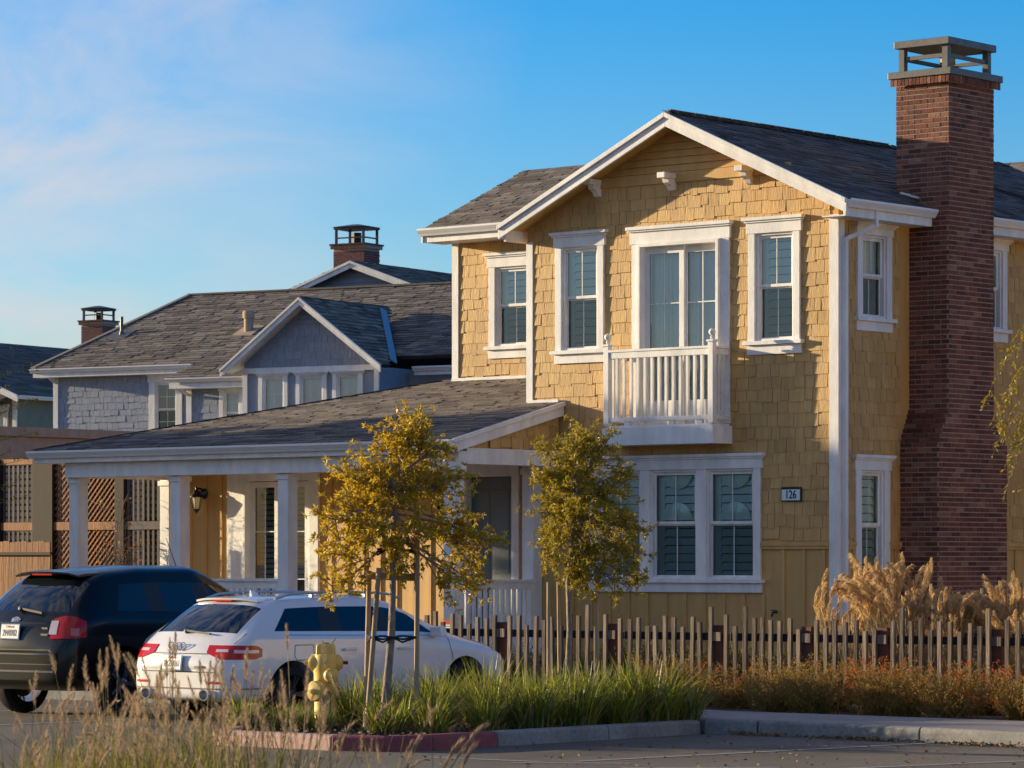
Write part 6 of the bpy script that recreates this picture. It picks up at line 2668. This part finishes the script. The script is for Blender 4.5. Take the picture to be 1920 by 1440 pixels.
# tailgate seams, number plate niche
b = MB()
ribbon(b, [sk.rear(x, .585) for x in [-.62 + 1.24 * i / 16 for i in range(17)]], .012)
ribbon(b, [sk.rear(x, .79) for x in [-.5 + 1.0 * i / 16 for i in range(17)]], .01)
for s in (-1, 1):
    ribbon(b, [sk.rear(s * (.62 + .06 * t), .585 + .2 * t) for t in [i / 6 for i in range(7)]], .01)
    ribbon(b, [sk.corner(33 + 8 * t, .9 + .12 * t, sx=s) for t in [i / 5 for i in range(6)]], .01)
b.build('tailgate_seam', M['dark'], W, recalc=False)
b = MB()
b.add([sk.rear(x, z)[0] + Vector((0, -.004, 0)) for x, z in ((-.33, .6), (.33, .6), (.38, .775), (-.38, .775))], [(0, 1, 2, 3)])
b.build('plate_recess_shade', mat('shaded_white_paint', (.6, .58, .57), .35, coat=1), W)  # flat patch; the niche's shade is put into its paint colour
pc = sk.rear(-.05, .69)[0]
number_plate(W, -.05, pc.y - .03, .69, '7XZU161', R(-9))
# four linked rings
b = MB()
yb_ = min(sk.rear(-.05 + d_, .87 + e_)[0].y for d_ in (-.14, 0, .14) for e_ in (-.04, .04))
for k in range(4):
    x0 = -.105 + .07 * k - .05
    pts = [Vector((x0 + .044 * math.cos(a), yb_ - .004 - .002 * (k % 2), .87 + .044 * math.sin(a))) for a in [2 * math.pi * i / 20 for i in range(21)]]
    b.tube(pts, .0062, 6, cap=False)
b.build('ring_badge', M['chrome'], W, smooth=True)
o = link('badge_lettering', text_mesh('quattro', .06, .002, .95), M['chrome'], W)
hh = sk.rear(.4, .64)[0]
o.location = (.40, hh.y - .008, .645)
o.rotation_euler = (R(86), 0, R(8))
# wiper, spoiler, brake lamp, aerial
b = MB()
hh = sk.rear(-.06, 1.03)[0]
b.lathe([(.03, 0), (.025, .05), (.004, .055)], 10, along(hh, (0, -1, .5)))
b.bar(hh + Vector((0, -.035, .02)), sk.rear(.36, 1.005)[0] + Vector((0, -.03, .01)), .02, .02)
b.build('rear_wiper', M['plastic'], W)
def spoiler(par, sk, hw, y0, y1, m, drop):
    b = MB()
    rows = []
    for i in range(9):
        x = -hw + 2 * hw * i / 8
        z1 = sk.hit((x, y1, 3), (0, 0, -1))[0].z
        yy = y0 + .07 * (abs(x) / hw) ** 2
        z0 = z1 - drop
        rows.append([(x, y1, z1 - .012), (x, y1, z1 + .004), (x, (y0 + y1) / 2, z1 + .006 - drop * .3), (x, yy, z0 + .006), (x, yy + .006, z0 - .016)])
    vs_ = [p for r_ in rows for p in r_]
    n = 5
    fs_ = [(i * n + j, i * n + (j + 1) % n, (i + 1) * n + (j + 1) % n, (i + 1) * n + j) for i in range(8) for j in range(n)]
    fs_ += [tuple(range(n)), tuple(range(8 * n, 9 * n))]
    b.add(vs_, fs_)
    b.build('roof_spoiler', m, par, smooth=True)
    z0 = sk.hit((0, y1, 3), (0, 0, -1))[0].z - drop
    b = MB()
    b.box(-.17, .17, y0 - .004, y0 + .02, z0 - .036, z0 - .017)
    b.build('brake_light', M['lamp'], par)
spoiler(W, sk, .52, .70, 1.05, M['white'], .022)
b = MB()
b.hexa([(-.03, 1.15, 1.43), (.03, 1.15, 1.43), (.012, 1.3, 1.43), (-.012, 1.3, 1.43), (-.012, 1.14, 1.5), (.012, 1.14, 1.5), (.006, 1.2, 1.5), (-.006, 1.2, 1.5)])
b.build('aerial_fin', M['white'], W, bevel=.006)
for s in (-1, 1):
    b = MB()
    pts = []
    for i in range(22):
        t = i / 21
        y = .98 + 1.98 * t
        lift = .045 * min(1, 9 * t, 9 * (1 - t))
        pts.append(Vector((s * (.595 + .012 * math.sin(math.pi * t)), y, 1.398 + .033 * math.sin(math.pi * (t * .92 + .04)) + lift)))
    b.tube(pts, .015, 8)
    for t in (6, 15):
        b.bar(pts[t], pts[t] - Vector((s * .01, 0, .05)), .03, .05)
    b.build('roof_rail', M['rail_alu'], W, smooth=True)
# doors: seams, handles, mirrors, fuel flap
def side_line(sk, pts, sx, n=10):
    out = []
    for (y0, z0), (y1, z1) in zip(pts, pts[1:]):
        for i in range(n):
            t = i / n
            out.append(sk.side(y0 + (y1 - y0) * t, z0 + (z1 - z0) * t, sx))
    out.append(sk.side(*pts[-1], sx))
    return out
for s in (-1, 1):
    b = MB()
    for ln_ in ([(.4, .33), (.5, .325), (.62, .33)], [(1.66, .95), (1.5, .8), (1.46, .6), (1.55, .35)], [(2.55, .95), (2.53, .6), (2.5, .3)], [(3.5, .93), (3.56, .7), (3.5, .3)], [(1.6, .3), (2.5, .29), (3.45, .29)],
                [(1.02, .88), (1.3, .88), (1.31, .75), (1.26, .71), (1.03, .71), (1.0, .76), (1.02, .88)]):
        ribbon(b, side_line(sk, ln_, s), .008)
    b.build('door_seam', M['dark'], W, recalc=False)
    b = MB()
    ribbon(b, side_line(sk, [(.9, .985 + .012), (1.6, .975 + .01), (2.5, .962 + .01), (3.44, .952 + .01)], s), .012, .004)
    b.build('window_trim', M['chrome'], W, recalc=False)
    for y in (1.85, 2.75):
        p = sk.side(y, .82, s)[0]
        b = MB()
        b.bar(p + Vector((s * .03, -.09, 0)), p + Vector((s * .03, .11, .005)), .022, .03)
        b.box(p.x - .02, p.x + .02, y - .1, y - .07, .81, .83)
        b.box(p.x - .02, p.x + .02, y + .09, y + .12, .81, .83)
        b.build('door_handle', M['white'], W, bevel=.006)
    b = MB()
    c = Vector((s * .985, 3.22, 1.0))
    b.hexa([c + Vector((s * x, y, z)) for x, y, z in ((-.1, -.03, -.05), (.1, -.03, -.06), (.1, .08, -.05), (-.1, .12, -.04), (-.1, -.03, .06), (.09, -.03, .075), (.08, .06, .07), (-.1, .1, .06))])
    b.bar(c + Vector((-s * .09, .02, -.04)), c + Vector((-s * .19, .1, -.04)), .05, .03)
    b.build('door_mirror', M['white'], W, bevel=.02)
    b = MB()
    hh = sk.rear(s * .5, .36)[0]
    b.lathe([(.065, 0), (.065, -.12), (.052, -.12), (.052, -.02)], 18, along((s * .5, .1, .33), (0, 1, 0)) @ Matrix.Scale(1.25, 4, (1, 0, 0)), cap=False)
    b.build('exhaust_tip', M['chrome'], W, smooth=True)
    rows = [[sk.hit((s * (.45 + .3 * i / 7) + s * .4, 6, .62 + .1 * j / 2), (-s * .25, -1, 0)) for j in range(3)] for i in range(8)]
    patch(rows, .006).build('headlight', M['lampclear'], W, smooth=True)
# lower bumper band
b = MB()
ribbon(b, [sk.corner(a, .40) for a in [-70 + 140 * i / 30 for i in range(31)]], .014, .008)
b.build('bumper_strip', M['chrome'], W, recalc=False)

# ---- the dark SUV
S = thing('dark_suv', 'dark navy sport utility car parked left of the white estate, cut by the left edge', 'car', (-3.298, -12.226, 0), R(.3))
S.scale = (1, 1, 1.05)
SS = [dict(yl=.02, zb=.42, w=.66, belt=.72, crown=.0, wb=.6),
      dict(yl=.05, zb=.36, w=.82, belt=.78, crown=.0, wb=.75, dy=-.04),
      dict(yl=.16, zb=.32, w=.91, belt=.98, crown=.01, wb=.83, yb=.15, dy=-.09),
      dict(yl=.24, zb=.30, w=.945, belt=1.12, crown=.015, wb=.84, yb=.27, dy=-.12),
      dict(yl=.5, zb=.29, w=.955, belt=1.15, wb=.9, yb=.62, zw=1.5, zr=1.625, wt=.66, yt=.72, dy=-.1),
      dict(yl=.95, zb=.28, w=.96, belt=1.13, wb=.92, yb=.78, zw=1.55, zr=1.66, wt=.67, yt=1.15),
      dict(yl=1.5, zb=.28, w=.96, belt=1.11, wb=.925, yb=1.5, zw=1.575, zr=1.69, wt=.68, yt=1.55),
      dict(yl=1.57, zb=.28, w=.96, belt=1.11, wb=.925, yb=1.58, zw=1.577, zr=1.69, wt=.68, yt=1.62),
      dict(yl=2.45, zb=.28, w=.96, belt=1.08, wb=.925, yb=2.45, zw=1.575, zr=1.69, wt=.68, yt=2.36),
      dict(yl=2.55, zb=.28, w=.96, belt=1.08, wb=.925, yb=2.56, zw=1.573, zr=1.688, wt=.68, yt=2.44),
      dict(yl=3.2, zb=.28, w=.955, belt=1.06, wb=.91, yb=3.36, zw=1.5, zr=1.63, wt=.65, yt=2.78, dy=-.05),
      dict(yl=3.55, zb=.28, w=.95, belt=1.05, wb=.87, yb=3.55, crown=.05, dy=.12),
      dict(yl=4.0, zb=.29, w=.945, belt=1.0, wb=.83, yb=4.0, crown=.05, dy=.1),
      dict(yl=4.4, zb=.3, w=.9, belt=.9, wb=.78, yb=4.42, crown=.04, dy=.1),
      dict(yl=4.6, zb=.32, w=.78, belt=.76, wb=.66, yb=4.58, crown=.02, dy=.08),
      dict(yl=4.68, zb=.38, w=.6, belt=.62, wb=.5, yb=4.68, crown=.01)]
ss = build_car(S, SS, GLS, names, [(.97, .37), (3.8, .37)], .38, M['navy'], M['suvglass'])
underbody(S, 4.68, .62, (.97, 3.8), .38, .32)
for y in (.97, 3.8):
    for s in (-1, 1):
        wheel(S, .84 * s, y, .372, .245, 5, M['alloy'], s)
for s in (-1, 1):
    rows = lamp_grid(ss, 22, 47, lambda t: .88 + .02 * t, lambda t: 1.1 + .05 * math.sin(t * 3.1) - .03 * t, 12, 5, s)
    o = patch(rows).build('tail_light', M['lamp'], S, smooth=True)
    rows = lamp_grid(ss, 20.5, 27, lambda t: .93, lambda t: 1.08, 5, 4, s)
    patch(rows, .011).build('reversing_lens', M['lampclear'], o, smooth=True)
    rows = lamp_grid(ss, 37, 42, lambda t: .92, lambda t: 1.0, 5, 4, s)
    patch(rows, .011).build('indicator_lens', M['amber'], o, smooth=True)
b = MB()
for z, hw in ((.76, .66), (1.055, .5), (.6, .7)):
    ribbon(b, [ss.rear(x, z) for x in [-hw + 2 * hw * i / 16 for i in range(17)]], .012)
b.build('tailgate_seam', M['dark'], S, recalc=False)
b = MB()
for z, hw in ((.715, .66), (.52, .72)):
    ribbon(b, [ss.rear(x, z) for x in [-hw + 2 * hw * i / 16 for i in range(17)]], .022, .006)
b.build('bumper_strip', M['chrome'], S, recalc=False)
pc = ss.rear(-.02, .96)[0]
number_plate(S, -.02, pc.y - .03, .96, '2W0982', R(-8))
hh = ss.rear(-.02, 1.09)[0]
b = MB()
b.lathe([(.075, 0), (.07, .012), (.004, .014)], 24, along(hh + Vector((0, .002, 0)), (0, -1, .2)) @ Matrix.Scale(.42, 4, (0, 1, 0)))
bg_ = b.build('oval_badge', M['blue'], S, smooth=True)
b = MB()
pts = [along(hh + Vector((0, -.008, 0)), (0, -1, .2)) @ Vector((.077 * math.cos(a), .033 * math.sin(a), 0)) for a in [2 * math.pi * i / 28 for i in range(29)]]
b.tube(pts, .005, 5, cap=False)
b.build('badge_rim', M['chrome'], bg_)
o = link('badge_lettering', text_mesh('Ford', .055, .001), M['chrome'], bg_)
o.location = hh + Vector((0, -.018, 0))
o.rotation_euler = (R(78), 0, 0)
for z, hw, x in ((1.0, .05, .5), (.93, .06, .52)):
    b = MB()
    hh = ss.rear(x, z)[0]
    b.box(x - hw, x + hw, hh.y - .008, hh.y, z - .012, z + .012)
    b.build('model_badge', M['chrome'], S)
b = MB()
hh = ss.rear(.0, 1.2)[0]
b.lathe([(.035, 0), (.028, .06), (.004, .065)], 10, along(hh, (0, -1, .5)))
b.bar(hh + Vector((0, -.04, .02)), ss.rear(.38, 1.16)[0] + Vector((0, -.03, .01)), .022, .025)
b.build('rear_wiper', M['plastic'], S)
spoiler(S, ss, .54, .52, .95, M['navy'], .03)
b = MB()
b.tube([(.2, 2.55, 1.69), (.2, 2.38, 2.02)], [.006, .003], 5)
b.build('aerial', M['dark'], S)
for s in (-1, 1):
    b = MB()
    for ln_ in ([(1.54, 1.09), (1.45, .8), (1.4, .6), (1.52, .4)], [(2.5, 1.06), (2.48, .6), (2.45, .4)], [(3.42, 1.05), (3.5, .7), (3.42, .4)], [(1.55, .38), (2.5, .38), (3.4, .38)]):
        ribbon(b, side_line(ss, ln_, s), .009)
    b.build('door_seam', M['dark'], S, recalc=False)
    for y in (1.75, 2.65):
        p = ss.side(y, .95, s)[0]
        b = MB()
        b.bar(p + Vector((s * .03, -.1, 0)), p + Vector((s * .03, .11, .005)), .024, .034)
        b.box(p.x - .02, p.x + .02, y - .1, y - .07, .94, .96)
        b.box(p.x - .02, p.x + .02, y + .08, y + .11, .94, .96)
        b.build('door_handle', M['navy'], S, bevel=.006)
    b = MB()
    c = Vector((s * 1.05, 3.1, 1.13))
    b.hexa([c + Vector((s * x, y, z)) for x, y, z in ((-.12, -.03, -.07), (.12, -.03, -.08), (.11, .1, -.07), (-.12, .13, -.05), (-.12, -.03, .08), (.1, -.03, .1), (.09, .08, .09), (-.12, .11, .08))])
    b.bar(c + Vector((-s * .1, .04, -.06)), c + Vector((-s * .2, .12, -.06)), .06, .04)
    b.build('door_mirror', M['navy'], S, bevel=.025)
